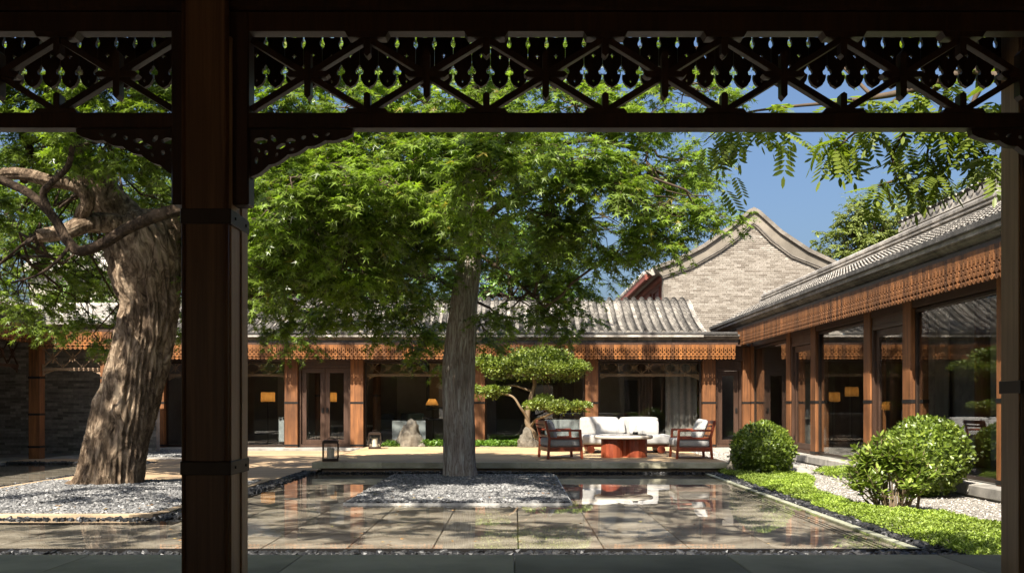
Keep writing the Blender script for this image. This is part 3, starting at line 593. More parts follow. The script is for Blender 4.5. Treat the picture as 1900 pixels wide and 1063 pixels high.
def brick_wall(root, name, P, a, u0, u1, z0, z1, v, seed, top=None, bl=0.27, bh=0.072, mort=M['dark_mortar'], bm=M['dark_brick']):
    rr = np.random.default_rng(seed); pos = []; sz = []
    k = 0; z = z0
    while z < z1-.01:
        u = u0-(bl/2 if k % 2 else 0)
        while u < u1:
            a0, a1 = max(u, u0), min(u+bl-.01, u1)
            if a1-a0 > .04 and (top is None or z+bh < top((a0+a1)/2)): pos.append(((a0+a1)/2, rr.uniform(-.004, .003), z+bh/2)); sz.append((a1-a0, .02, bh-.009))
            u += bl
        z += bh; k += 1
    tv = np.array([(-.5,-.5,-.5),(.5,-.5,-.5),(.5,.5,-.5),(-.5,.5,-.5),(-.5,-.5,.5),(.5,-.5,.5),(.5,.5,.5),(-.5,.5,.5)])
    tf = np.array([(4,5,6,7),(0,1,5,4),(1,2,6,5),(3,0,4,7),(3,2,1,0)])
    fr = np.tile(np.eye(3), (len(pos), 1, 1))
    wl = place(name, MB().box(u0, u1, 0.006, 0.25, z0, z1).mesh(name, mort), root, P(0, v, 0), a)
    b = place('brick', scatter('brick', tv, tf, np.array(pos), fr, np.array(sz), bm), wl, P(0, v, 0), a); b['kind'] = 'stuff'
    return wl
def curtain(root, P, a, u0, u1, z0, z1, v, mat):
    mb = MB(); n = int((u1-u0)/0.04); vs_ = []
    for i in range(n+1):
        u = u0+(u1-u0)*i/n; y = 0.035*math.sin(i*1.35)+.012*math.sin(i*.53)
        vs_ += [(u, y, z0), (u, y*.8, z1)]
    mb.add(vs_, [(2*i, 2*i+2, 2*i+3, 2*i+1) for i in range(n)])
    return place('curtain', mb.mesh('curtain', mat, smooth=True, norm=False), root, P(0, v, 0), a)

# ------------------------------------------------------------------ rear gallery
rg = thing('rear_gallery', 'long glazed timber gallery across the back of the courtyard with grey tiled roof', 'building', (-2, 26.8, 0.09))
RU0 = -10.3
P = run((0, 26.8), 0.0); A = 0.0
Z0 = 0.09
colx = [-9.87, -8.0, -6.18, -4.36, -1.0, 2.13, 5.375, 6.48]
CM = column_mesh(0.36, 0.30, Z0, 2.86, M['wood_col']); BM = band_mesh(0.36, 0.30, 0.055)
for x in colx:
    c = place('column', CM, rg, P(x, 0, 0), A); place('iron_band', BM, c, P(x, 0, 1.325), A); place('iron_band', BM, c, P(x, 0, Z0+.06), A)
place('plinth', MB().box(RU0, 6.3, -0.42, 4.6, -0.28, Z0).mesh('plinth', M['plinth']), rg, P(0, 0, 0), A)
place('lintel', MB().box(RU0, 6.45, 0.02, 0.28, 2.48, 2.9).mesh('lintel', M['wood_frame']), rg, P(0, 0, 0), A)
place('soffit', MB().box(RU0, 6.3, -0.50, 0.02, 2.86, 2.90).mesh('soffit', M['wood_frame']), rg, P(0, 0, 0), A)
valance(rg, P, A, RU0, 6.05, -0.53, 2.895, BOARD, 0.110, 3)
cornice(rg, P, A, RU0, 6.08, -0.36, 2.905)
zt = 2.46
def bay(x0, x1): return x0+.185, x1-.185
for i, x0, x1 in ((0, -9.87, -8.0), (1, -8.0, -6.18), (3, -4.36, -1.0), (4, -1.0, 2.13), (5, 2.13, 5.375)):
    b0, b1 = bay(x0, x1); window(rg, P, A, b0, b1, Z0+.02, zt); transom(rg, P, A, b0, b1, 2.13, 2.47, 0.36, M['wood_lat'])
b0, b1 = bay(-6.18, -4.36); door(rg, P, A, b0, b1, Z0+.01, 2.36, 2); place('door_head', MB().box(b0, b1, .12, .2, 2.362, 2.478).mesh('door_head', M['wood_frame']), rg, P(0, 0, 0), A)
b0, b1 = bay(5.375, 6.48); door(rg, P, A, b0, b1, Z0+.01, 2.28, 1); place('door_head', MB().box(b0, b1, .12, .2, 2.282, 2.478).mesh('door_head', M['wood_frame']), rg, P(0, 0, 0), A)
RPROF = [(-0.62, 3.20), (-0.2, 3.33), (0.3, 3.52), (0.8, 3.74), (1.3, 4.0), (1.75, 4.24), (2.0, 4.34), (2.15, 4.375), (2.3, 4.36)]
roof(rg, P, A, RU0-.2, 5.1, RPROF, [(2.5, 4.3), (3.2, 3.9), (4.8, 3.2)], expo=.10)
for k in range(16): place('parapet_cap', MB().box(RU0+k*1.02+.002, RU0+k*1.02+1.018, -.64, -.56, 3.165, 3.235).mesh('parapet_cap', M['cap'], bevel=.008), rg, P(0, 0, 0), A)
# gallery room: floor, rear wall, ceiling, inner posts, furnishings that hang together with it
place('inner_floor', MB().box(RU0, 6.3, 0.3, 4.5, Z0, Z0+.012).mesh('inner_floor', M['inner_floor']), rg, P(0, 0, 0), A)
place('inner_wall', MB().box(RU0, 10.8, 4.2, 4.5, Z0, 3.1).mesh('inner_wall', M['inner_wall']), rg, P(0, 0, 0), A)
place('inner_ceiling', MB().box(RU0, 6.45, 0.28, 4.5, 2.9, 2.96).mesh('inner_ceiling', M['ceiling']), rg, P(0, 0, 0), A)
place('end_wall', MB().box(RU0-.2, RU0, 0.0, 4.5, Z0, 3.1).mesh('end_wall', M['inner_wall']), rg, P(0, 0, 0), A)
for x in (-5.75, -4.05, -1.9, 0.95, 5.3):
    q = place('inner_column', MB().lathe([(.12, Z0), (.12, 2.9)], 14).mesh('inner_column', M['wood_col'], smooth=True), rg, P(x, 1.7, 0), A)
    place('iron_band', MB().lathe([(.126, 1.5), (.126, 1.57)], 14).mesh('iron_band', M['iron']), q, P(x, 1.7, 0), A)
for x0, x1, m in ((-9.5, -8.6, 'inner_pale'), (-7.55, -6.55, 'inner_pale'), (-3.75, -2.6, 'inner_pale'), (-2.58, -1.5, 'inner_pale'), (-0.6, 1.9, 'inner_dark'), (2.2, 3.5, 'inner_pale'), (3.5, 4.25, 'inner_dark')):
    place('wall_panel', MB().box(x0, x1-.015, 4.1, 4.195, Z0+.1 if m != 'inner_dark' else Z0+.02, 2.3 if m != 'inner_dark' else 2.05).mesh('wall_panel', M[m], bevel=.005), rg, P(0, 0, 0), A)
curtain(rg, P, A, 4.3, 5.2, Z0+.02, 2.85, 0.9, M['curtain']); curtain(rg, P, A, 3.55, 3.95, Z0+.02, 2.85, 1.2, M['wood_frame'])
curtain(rg, P, A, -8.0, -7.7, Z0+.02, 2.85, 0.7, M['chair_dark'])

# ------------------------------------------------------------------ right side gallery
sg = thing('side_gallery', 'glazed timber gallery along the right side with carved valance and tiled roof', 'building', (6.5, 18, 0.18))
SY = 30.0; A = -math.pi/2; P = run((6.5, SY), A); Z1 = 0.18
cy = [26.8, 23.08, 21.16, 17.92, 16.1, 12.93, 11.1, 7.9]
CM2 = column_mesh(0.34, 0.30, Z1, 3.2, M['wood_col']); BM2 = band_mesh(0.34, 0.30, 0.06)
for y in cy:
    u = SY-y; c = place('column', CM2, sg, P(u, 0, 0), A)
    for bz in (1.33, Z1+.05): place('iron_band', BM2, c, P(u, 0, bz), A)
pl = place('plinth', MB().box(3.0, 24, -0.20, 4.6, -0.28, Z1-.02).mesh('plinth', M['plinth']), sg, P(0, 0, 0), A)
for k in range(17):
    u = 3.2+k*1.22; place('kerb_stone', MB().box(u+.003, u+1.217, -0.25, 0.35, 0.03, Z1).mesh('kerb_stone', M['plinth'], bevel=.012), pl, P(0, 0, 0), A)
place('lintel', MB().box(0, 24, 0.02, 0.28, 2.86, 3.36).mesh('lintel', M['wood_frame']), sg, P(0, 0, 0), A)
place('soffit', MB().box(0, 24, -0.34, 0.02, 3.29, 3.325).mesh('soffit', M['wood_frame']), sg, P(0, 0, 0), A)
valance(sg, P, A, 3.1, 21.5, -0.37, 3.325, BOARD_BIG, 0.122, 4)
cornice(sg, P, A, 0, 23, -0.20, 3.33, .9)
for y1, y0, kind in ((26.8, 23.08, 'w'), (23.08, 21.16, 'd'), (21.16, 17.92, 'w'), (17.92, 16.1, 'd'), (16.1, 12.93, 'w'), (12.93, 11.1, 'd'), (11.1, 7.9, 'w')):
    b0, b1 = SY-y1+.175, SY-y0-.175
    if kind == 'w': window(sg, P, A, b0, b1, Z1+.02, 2.84, .10)
    else:
        door(sg, P, A, b0, b1, Z1+.01, 2.70, 1, .08); place('door_head', MB().box(b0, b1, .04, .12, 2.702, 2.858).mesh('door_head', M['wood_frame']), sg, P(0, 0, 0), A)
SPROF = [(-0.46, 3.60), (-0.1, 3.75), (0.3, 3.97), (0.7, 4.17), (1.0, 4.33)]
roof(sg, P, A, 0.2, 20.5, SPROF, [(1.3, 4.45), (2.8, 3.9), (4.4, 3.2)], pitch=.17, r=.085, expo=.13, disc=False, flat=.42)
for k in range(22): place('parapet_cap', MB().extrude([(-.475, 3.565), (-.50, 3.575), (-.50, 3.655), (-.44, 3.675), (-.40, 3.665), (-.40, 3.565)], .05+k*.95, .05+k*.95+.947).mesh('parapet_cap', M['cap'], bevel=.006), sg, P(0, 0, 0), A)
rp = [(1.0, 4.30), (1.0, 4.36), (.96, 4.365), (.96, 4.40), (1.0, 4.405), (1.0, 4.44), (.955, 4.445), (.955, 4.475), (1.0, 4.48), (1.0, 4.52), (.97, 4.525), (.97, 4.58), (1.05, 4.63), (1.17, 4.63), (1.25, 4.58), (1.25, 4.30)]
for k in range(18): place('ridge_stone', MB().extrude(rp, .55+k*1.1, .55+k*1.1+1.096).mesh('ridge_stone', M['tile_end']), sg, P(0, 0, 0), A)
rg_end = MB().box(.32, .545, .97, 1.23, 4.28, 4.46); rg_end.tube([(.42, 1.1, 4.45), (.40, 1.1, 4.56), (.46, 1.1, 4.66), (.42, 1.1, 4.74)], [.04, .05, .035, .01], 8)
place('ridge_finial', rg_end.mesh('ridge_finial', M['tile_end']), sg, P(0, 0, 0), A)
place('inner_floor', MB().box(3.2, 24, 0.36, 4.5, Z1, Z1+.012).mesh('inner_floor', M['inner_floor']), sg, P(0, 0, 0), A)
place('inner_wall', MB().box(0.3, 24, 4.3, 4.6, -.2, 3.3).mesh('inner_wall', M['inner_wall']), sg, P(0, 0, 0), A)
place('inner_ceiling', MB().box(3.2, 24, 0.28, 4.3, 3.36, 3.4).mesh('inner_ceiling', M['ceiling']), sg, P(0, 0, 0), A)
for u in (4.5, 9.4, 13.2, 16.2, 19.5):
    place('inner_column', MB().lathe([(.13, Z1), (.13, 3.36)], 14).mesh('inner_column', M['wood_col'], smooth=True), sg, P(u, 1.6, 0), A)
place('end_wall', MB().box(0.3, 0.5, .3, 4.4, -.2, 3.4).mesh('end_wall', M['inner_wall']), sg, P(0, 0, 0), A)
place('partition', MB().box(0.6, 0.75, .7, 4.3, Z1, 3.36).mesh('partition', M['inner_wall']), sg, P(0, 0, 0), A)
curtain(sg, P, A, 9.0, 9.7, Z1+.02, 3.3, 2.6, M['inner_pale']); curtain(sg, P, A, 15.6, 16.9, Z1+.02, 3.3, 1.2, M['curtain'])
for u in (7.0, 11.5): place('wall_panel', MB().box(u, u+1.6, 4.2, 4.295, .25, 2.4).mesh('wall_panel', M['inner_pale'], bevel=.005), sg, P(0, 0, 0), A)

# ------------------------------------------------------------------ left corridor
lc = thing('left_corridor', 'open brick-backed corridor with carved orange valance at the far left', 'building', (-11.1, 18, 0.18))
A = math.pi/2; P = run((-11.1, 8.0), A)
LCM = column_mesh(0.26, 0.26, 0.0, 3.0, M['wood_col']); LBM = band_mesh(0.26, 0.26, 0.05)
for y in (12.0, 15.6, 19.0):
    u = y-8; c = place('column', LCM, lc, P(u, .2, 0), A); place('iron_band', LBM, c, P(u, .2, 1.3), A)
place('plinth', MB().box(0, 18.2, -.05, 4, -.28, .02).mesh('plinth', M['plinth']), lc, P(0, 0, 0), A)
valance(lc, P, A, 0, 14.32, -0.20, 3.06, BOARD, 0.110, 5); cornice(lc, P, A, 0, 14.35, -0.02, 3.07)
place('lintel', MB().box(0, 14.4, .2, .45, 2.7, 3.1).mesh('lintel', M['wood_frame']), lc, P(0, 0, 0), A)
transom(lc, P, A, 11.2, 14.3, 2.2, 2.68, .33, M['wood_frame']); transom(lc, P, A, 7.8, 10.9, 2.2, 2.68, .33, M['wood_frame'])
roof(lc, P, A, 0, 14.3, [(-.3, 3.37), (.4, 3.6), (1.4, 4.1), (1.7, 4.2)], [(2.0, 4.1), (3.6, 3.3)])
brick_wall(lc, 'brick_wall', P, A, 0, 17.2, .02, 3.2, 3.0, 21)
A = 0.0; P = run((-11.1, 22.4), A)
for x in (0.0, 1.66):
    c = place('column', LCM, lc, P(x, 0, 0), A)
    for bz in (1.9, 1.05, .3): place('iron_band', LBM, c, P(x, 0, bz), A)
place('post', MB().box(-.06, .06, 0, .12, .02, 2.6).mesh('post', M['wood_col'], bevel=.008), lc, P(1.15, 2.0, 0), A)
valance(lc, P, A, .26, 1.95, -0.28, 2.93, BOARD, 0.110, 6); cornice(lc, P, A, 0, 1.95, -0.10, 2.935)
place('lintel', MB().box(-.1, 1.9, .02, .26, 2.6, 2.92).mesh('lintel', M['wood_frame']), lc, P(0, 0, 0), A)
transom(lc, P, A, .14, 1.53, 2.13, 2.58, .13, M['wood_lat'])
place('plinth', MB().box(0, 1.9, -.15, 4.2, -.28, .022).mesh('plinth', M['plinth']), lc, P(0, 0, 0), A)
brick_wall(lc, 'brick_wall', P, A, -4, 1.9, .02, 3.2, 2.5, 22)
place('roof', MB().extrude([(-.35, 3.18), (1.2, 3.75), (2.8, 3.2), (2.8, 3.1), (-.35, 3.1)], -4.3, 1.95).mesh('roof', M['tile']), lc, P(0, 0, 0), A)

# ------------------------------------------------------------------ gable house
GY = 33.0; gs = GY/1800
def gp(x, y): return ((x-955)*gs, CAMZ+(750-y)*gs)
gh = thing('gable_house', 'tall grey brick house showing its gable wall with curved plaster coping', 'building', (8.05, GY, 0))
GXc = gp(1397, 0)[0]
inner = [gp(1229, 515), gp(1284, 496), gp(1337, 466), gp(1376, 437), gp(1390, 422), gp(1397, 417), gp(1404, 422), gp(1429, 448), gp(1468, 477), gp(1529, 501), gp(1567, 515)]
outer = [gp(1214, 494), gp(1253, 480), gp(1303, 454), gp(1352, 419), gp(1385, 392), gp(1397, 386), gp(1409, 392), gp(1449, 428), gp(1500, 462), gp(1558, 489), gp(1580, 496)]
def wtop(x):
    for i in range(len(inner)-1):
        if inner[i][0] <= x <= inner[i+1][0]:
            t = (x-inner[i][0])/(inner[i+1][0]-inner[i][0]); return inner[i][1]*(1-t)+inner[i+1][1]*t
    return 0
wx0, wx1 = inner[0][0]+.06, inner[-1][0]-.06
core = [(wx0, 0), (wx1, 0)] + [(x, z-.02) for x, z in reversed(inner[1:-1])]
core = [(wx0, 0.0), (wx1, 0.0), (wx1, inner[-1][1]-.03)] + [(x, z-.02) for x, z in reversed(inner[1:-1])] + [(wx0, inner[0][1]-.03)]
gw = place('gable_wall', MB().plate(core, [], GY+.012, GY+.4).mesh('gable_wall', M['mortar']), gh)
rb = random.Random(4); cells = []
bl, bh = 0.25, 0.066; z = 2.6; k = 0
while z < 8:
    x = wx0-(bl/2 if k % 2 else 0)
    while x < wx1:
        a0, a1 = max(x, wx0), min(x+bl-.012, wx1)
        if a1-a0 > .1 and z+bh < min(wtop(a0+.03), wtop(a1-.03)): cells.append((a0, a1, z))
        x += bl
    z += bh; k += 1
full = [c for c in cells if abs(c[1]-c[0]-(bl-.012)) < 1e-4 and c[2] > 3.6]
rb.shuffle(full); chosen = set(full[:300])
BRK = MB().box(-(bl-.012)/2, (bl-.012)/2, -.008, .02, -.027, .027).mesh('brick', M['brick_piece'])
for c in chosen: place('brick', BRK, gw, ((c[0]+c[1])/2, GY+rb.uniform(-.004, .004), c[2]+bh/2))
rest = [c for c in cells if c not in chosen]
tv = np.array([(-.5,-.5,-.5),(.5,-.5,-.5),(.5,.5,-.5),(-.5,.5,-.5),(-.5,-.5,.5),(.5,-.5,.5),(.5,.5,.5),(-.5,.5,.5)])
tf = np.array([(4,5,6,7),(0,1,5,4),(1,2,6,5),(3,0,4,7),(3,2,1,0)])
b = place('brick', scatter('brick', tv, tf, np.array([((c[0]+c[1])/2, GY+.006+rb.uniform(-.004, .004), c[2]+bh/2) for c in rest]), np.tile(np.eye(3), (len(rest), 1, 1)), np.array([(c[1]-c[0], .028, .054) for c in rest]), M['brick']), gw); b['kind'] = 'stuff'
def offs(poly, d):
    # shift a gable line downward along its normals
    o = []
    for i, p in enumerate(poly):
        a = Vector(poly[max(i-1, 0)]); c = Vector(poly[min(i+1, len(poly)-1)]); t = (c-a).normalized(); o.append((p[0]+t.y*d, p[1]-t.x*d))
    return o
def strip(name, up, lo, y0, y1, mat): return place(name, MB().plate(up + list(reversed(lo)), [], y0, y1).mesh(name, mat), gh)
strip('bargeboard', offs(outer, .13), offs(inner, -.075), GY-.06, GY+.3, M['plaster'])
strip('moulding', offs(inner, -.07), offs(inner, -.028), GY-.10, GY+.2, M['coping'])
strip('moulding', offs(inner, -.024), offs(inner, .03), GY-.075, GY+.2, M['coping'])
strip('coping', outer, offs(outer, .125), GY-.16, GY+.4, M['coping'])
# roof slopes behind the coping
rf_prof = [(x, z-.10) for x, z in outer]
place('roof', MB().plate([(x-.25 if i == 0 else x, z+.02) for i, (x, z) in enumerate(rf_prof)] + [(x, z-.16) for x, z in reversed(rf_prof)], [], GY+.41, GY+10).mesh('roof', M['tile']), gh)
ex, ez = outer[0]; GT = MB().tube([(0, 0, 0), (1.5, 0, .62)], [.075, .075], 10).mesh('tile_row', M['tile'])
for i in range(28): place('tile_row', GT, gh, (ex-.32, GY+.55+.31*i, ez-.20))
place('eave_board', MB().box(ex-.28, ex-.2, GY+.3, GY+9.2, ez-.42, ez-.24).mesh('eave_board', M['wood_timber']), gh)
RA = MB().bar((ex-.25, 0, ez-.34), (wx0+.1, 0, ez-.05), .07, .07).mesh('rafter', M['wood_timber'])
for i in range(26): place('rafter', RA, gh, (0, GY+.6+.32*i, 0))
place('timber_wall', MB().box(wx0+.02, wx0+.2, GY+.41, GY+9.2, 2, ez-.1).mesh('timber_wall', M['wood_timber']), gh)
for y0 in (1.0, 3.2, 5.4): place('window_frame', frame_mesh(y0, y0+1.5, 4.4, 5.4, .1, -.05, .05).mesh('window_frame', M['wood_timber']), gh, (wx0+.01, GY, 0), math.pi/2)
for zz in (4.25, 5.55): place('rail', MB().box(wx0-.06, wx0+.02, GY+.41, GY+9, zz, zz+.12).mesh('rail', M['wood_timber']), gh)
place('corner_pier', MB().box(wx0-.02, wx0+.14, GY+.005, GY+.4, 2, ez-.35).mesh('corner_pier', M['coping']), gh)

# ------------------------------------------------------------------ tall hall behind the right gallery
th = thing('tall_hall', 'higher grey roof with round eave tiles rising behind the right gallery', 'building', (9, 16, 0))
A = -math.pi/2; P = run((9.0, 22.5), A)
HPROF = [(-.1, 5.42), (.6, 5.72), (1.5, 6.2), (2.6, 6.9), (3.0, 7.1)]
hr = place('roof', MB().extrude([(v, z-.05) for v, z in HPROF] + [(6.2, 5.4)] + [(v, z-.16) for v, z in reversed(HPROF)], 0, 12).mesh('roof', M['tile']), th, P(0, 0, 0), A)
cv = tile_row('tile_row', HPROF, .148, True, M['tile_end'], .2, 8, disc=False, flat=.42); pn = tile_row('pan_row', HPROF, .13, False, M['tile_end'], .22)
DRIP = MB().plate([(-.1, 0), (.1, 0), (.085, -.07), (0, -.11), (-.085, -.07)], [], -.01, .01).mesh('drip_tile', M['tile_end'])
for k in range(40):
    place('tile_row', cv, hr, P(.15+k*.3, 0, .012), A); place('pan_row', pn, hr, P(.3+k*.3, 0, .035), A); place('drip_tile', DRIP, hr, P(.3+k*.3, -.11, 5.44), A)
place('eave_course', MB().extrude([(-.02, 5.36), (.0, 5.28), (.06, 5.27), (.06, 5.18), (.12, 5.17), (.12, 5.05), (.5, 5.05), (.5, 5.36)], 0, 12).mesh('eave_course', M['cornice']), th, P(0, 0, 0), A)
brick_wall(th, 'brick_wall', P, A, 0, 12, 3.8, 5.06, .14, 23)
place('wall_core', MB().box(0.02, 12, .2, 6, 0, 5.05).mesh('wall_core', M['dark_mortar']), th, P(0, 0, 0), A)

# ------------------------------------------------------------------ the near corridor we look out from
FZ = 0.50
vf = structure('veranda_floor', MB().box(-18, 14, -6.4, 5.02, -0.29, FZ-.03).mesh('veranda_floor', M['paving']), 'dark stone floor of the near corridor')
for j in range(4):
    y1 = 5.05-j*0.92; off = 0.45 if j % 2 else 0
    for i in range(8): slab(-4.4+1.1*i+off, -4.4+1.1*(i+1)+off, y1-.92, y1, FZ, vf, M['paving'], 'paving_slab', 0.06, 0.0025)
nc = thing('timber_corridor', 'dark timber corridor in the foreground with pillar, fretwork and pierced valance boards', 'corridor', (0, 4, FZ))
LY = 3.90; ls = LY/1800
def lx(x): return (x-955)*ls
def lz(y): return CAMZ+(750-y)*ls
# pillar with beaded corners
px0, px1, py0, py1 = -1.313, -1.145, 3.85, 4.10
pm = MB().box(px0, px1, py0, py1, FZ, 3.0)
pil = place('pillar', pm.mesh('pillar', M['wood_pillar'], bevel=.010, seg=2), nc)
for x in (px0-.002, px1+.002):
    place('corner_bead', MB().tube([(x, py0+.004, FZ), (x, py0+.004, 2.9)], [.0085]*2, 8).mesh('corner_bead', M['wood_pillar'], smooth=True), pil)
place('side_board', MB().box(px1+.001, px1+.012, py0+.03, py1-.006, FZ, 2.75).mesh('side_board', M['wood_side_lit'], bevel=.002), pil)  # pale colour carries the light painted on this side face
place('side_board', MB().box(px1+.013, px1+.019, py0+.155, py1-.006, FZ, 2.70).mesh('side_board', M['wood_side_lit'], bevel=.002), pil)
for z0, z1 in ((1.995, 2.055), (1.0, 1.055)):
    place('iron_band', MB().box(px0-.012, px1+.022, py0-.010, py1+.006, z0, z1).mesh('iron_band', M['iron_brown'], bevel=.003), pil)
    for yy in (3.9, 4.05): place('rivet', MB().tube([(px1+.021, yy, (z0+z1)/2), (px1+.027, yy, (z0+z1)/2)], [.007, .005], 8).mesh('rivet', M['iron']), pil)
# outer post on the right
post = place('pillar', MB().box(2.195, 2.42, 4.2, 4.37, FZ, 3.1).mesh('pillar', M['wood_pillar'], bevel=.010, seg=2), nc)
place('iron_band', MB().box(2.185, 2.43, 4.19, 4.38, 1.327, 1.385).mesh('iron_band', M['iron_brown'], bevel=.003), post)
place('side_board', MB().box(2.186, 2.194, 4.21, 4.36, FZ, 3.1).mesh('side_board', M['wood_side_lit']), post)  # pale colour stands in for light on the post's courtyard side
# beams and rails
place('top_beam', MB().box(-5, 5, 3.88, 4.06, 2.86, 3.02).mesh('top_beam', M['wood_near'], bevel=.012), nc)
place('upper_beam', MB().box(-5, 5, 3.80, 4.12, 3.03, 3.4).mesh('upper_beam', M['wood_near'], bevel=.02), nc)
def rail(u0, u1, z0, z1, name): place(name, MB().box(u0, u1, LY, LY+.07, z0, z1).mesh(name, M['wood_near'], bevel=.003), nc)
BAYS = ((-1330, 341, [-1008, -786, -564, -342, -120, 102, 324]), (441, 2010, [458, 680, 902, 1124, 1346, 1568, 1790, 2012]))
zb, zt_ = lz(209), lz(58)
STUB = None
hx = 111*ls; zmid = (lz(205)+lz(66))/2; dz = (lz(66)-lz(205))/2
def seg_mesh(a, b, wd, th): return MB().bar((a[0], 0, a[1]), (b[0], 0, b[1]), wd, th).mesh('lath', M['wood_near'], bevel=.002)
L1 = seg_mesh((-hx+.012, -dz+.01), (hx-.012, dz-.01), .025, .040); L2 = seg_mesh((-hx+.012, dz-.01), (hx-.012, -dz+.01), .025, .038)
PEG = MB().plate([(-.013, -.085), (0, -.10), (.013, -.085), (.013, .085), (0, .10), (-.013, .085)], [], -.024, .024).mesh('peg', M['wood_near'])
CROSS = MB().plate([(-.075, -.012), (.075, -.012), (.088, 0), (.075, .012), (-.075, .012), (-.088, 0)], [], -.022, .022).mesh('peg', M['wood_near'])
STUB_T = MB().plate([(-.013, 0), (.013, 0), (.013, -.065), (0, -.078), (-.013, -.065)], [], -.024, .024).mesh('stub', M['wood_near'])
STUB_B = MB().plate([(-.013, 0), (-.013, .062), (0, .07), (.013, .062), (.013, 0)], [], -.024, .024).mesh('stub', M['wood_near'])
PAD_B = MB().plate([(-.088, 0), (.088, 0), (.075, .018), (-.075, .018)], [], -.032, .032).mesh('pad', M['wood_near'])
PAD_T = MB().plate([(-.088, 0), (.088, 0), (.075, -.022), (-.075, -.022)], [], -.032, .032).mesh('pad', M['wood_near'])
for b0, b1, nodes in BAYS:
    rail(lx(b0), lx(b1), lz(237), zb, 'lower_rail'); rail(lx(b0), lx(b1), zt_, 2.858, 'upper_rail')
    yc = LY+.035
    for i, nx in enumerate(nodes):
        X = lx(nx)
        if nx not in (458, 324, 2012):
            place('pad', PAD_B, nc, (X, yc, zb)); place('pad', PAD_T, nc, (X, yc, zt_)); place('stub', STUB_T, nc, (X, yc, zt_-.02)); place('stub', STUB_B, nc, (X, yc, zb+.017))
        if i < len(nodes)-1:
            c = X+hx
            place('lath', L1, nc, (c, yc, zmid)); place('lath', L2, nc, (c, yc+.002, zmid)); place('peg', PEG, nc, (c, yc, zmid)); place('peg', CROSS, nc, (c, yc, zmid))
# hanging stiles either side of the pillar and the carved spandrels
for x0, x1 in ((424, 462), (318, 344)):
    place('stile', MB().box(lx(x0), lx(x1), LY-.005, LY+.085, lz(380), 2.858).mesh('stile', M['wood_near'], bevel=.006), nc)
place('stile', MB().box(lx(1996), lx(2030), LY-.005, LY+.085, lz(380), 2.858).mesh('stile', M['wood_near'], bevel=.006), nc)
def spandrel(x, d):
    o = [(0, 0), (192, 0), (190, 10), (178, 16)]
    for i in range(1, 41):
        t = i/40; X = 176*(1-t); o.append((X, 15+74*t**1.6+4.5*abs(math.sin(5.0*math.pi*t))))
    o.append((0, 92))
    hs = [(20, 22, 9), (44, 18, 7), (58, 32, 7), (30, 44, 7), (12, 58, 6), (50, 48, 4), (76, 22, 7), (78, 38, 4), (100, 16, 6), (122, 12, 5), (145, 10, 4), (16, 40, 4)]
    q = [(lx(955+d*px)+x, -py*ls) for px, py in o]
    hh = [[(x+d*ls*(cx+r*(1.1+.5*math.sin(cx))*math.cos(t)*math.cos(cy)-r*.6*math.sin(t)*math.sin(cy)), ls*(-cy+r*.7*math.sin(t)*math.cos(cy)+r*1.2*math.cos(t)*math.sin(cy))) for t in (0.3, 1.3, 2.4, 3.4, 4.5, 5.5)] for cx, cy, r in hs]
    place('spandrel', MB().plate(q, hh, LY+.012, LY+.052).mesh('spandrel', M['wood_near']), nc, (0, 0, lz(238)))
spandrel(lx(462), 1); spandrel(lx(330), -1); spandrel(lx(1997), -1)
# pierced valance boards beyond the fretwork
P = run((0, 4.42), 0.0); rr = random.Random(9)
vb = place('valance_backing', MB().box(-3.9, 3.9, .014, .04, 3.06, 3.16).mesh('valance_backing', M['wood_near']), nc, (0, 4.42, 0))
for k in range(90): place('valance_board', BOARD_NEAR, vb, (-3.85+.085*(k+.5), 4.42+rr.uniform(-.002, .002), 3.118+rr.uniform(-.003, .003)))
# roof, ceiling and rear wall of the corridor (around the viewer)
place('roof', MB().extrude([(-2.6, 3.75), (1.2, 4.5), (4.58, 3.58), (4.58, 3.44), (1.2, 4.3), (-2.6, 3.6)], -18, 14).mesh('roof', M['tile']), nc)
place('ceiling', MB().box(-18, 14, -2.4, 3.84, 3.34, 3.38).mesh('ceiling', M['ceiling']), nc)
rw = [(-18, -4.4), (-3.2, 1.2), (2.2, 14)]  # gaps are unseen openings added to let fill light reach the pillar
for a, b in rw: place('rear_wall', MB().box(a, b, -2.6, -2.4, -.28, 3.4).mesh('rear_wall', M['far_plaster']), nc)
for a, b in ((-4.4, -3.2), (1.2, 2.2)): place('door_head', MB().box(a, b, -2.58, -2.42, 2.4, 3.4).mesh('door_head', M['far_plaster']), nc)  # wall heads over the added light openings, no doors there
for x in (-18.2, 14.0): place('end_wall', MB().box(x, x+.2, -2.6, 4.3, -.28, 3.6).mesh('end_wall', M['dark_mortar']), nc)
for i in range(8): place('rafter', MB().bar((-7+2*i, 3.8, 3.60), (-7+2*i, 4.55, 3.40), .07, .07, (1, 0, 0)).mesh('rafter', M['wood_near']), nc)

# ------------------------------------------------------------------ furniture on the deck
DZ = 0.20
def cushion_mesh(sx, sy, sz, r=0.05, puff=0.25, seed=0, mat=None, wr=0.006):
    bm = bmesh.new(); bmesh.ops.create_cube(bm, size=2); bmesh.ops.subdivide_edges(bm, edges=bm.edges, cuts=9, use_grid_fill=True)
    for v in bm.verts:
        x, y, z = v.co
        e = 9.0
        n = (abs(x)**e+abs(y)**e+abs(z)**e)**(1/e); q = v.co/n
        bul = 1-puff*(1-(1-q.x**4)*(1-q.y**4)) if abs(z) > .3 else 1
        wv = noise.noise(Vector((q.x*2.5+seed, q.y*2.5, q.z*2.5)))*wr
        v.co = Vector((q.x*sx/2, q.y*sy/2, q.z*sz/2*bul)) + v.co.normalized()*wv
    me = bpy.data.meshes.new('cushion'); bm.to_mesh(me); bm.free(); me.polygons.foreach_set('use_smooth', [True]*len(me.polygons)); me.materials.append(mat or M['fabric']); return me
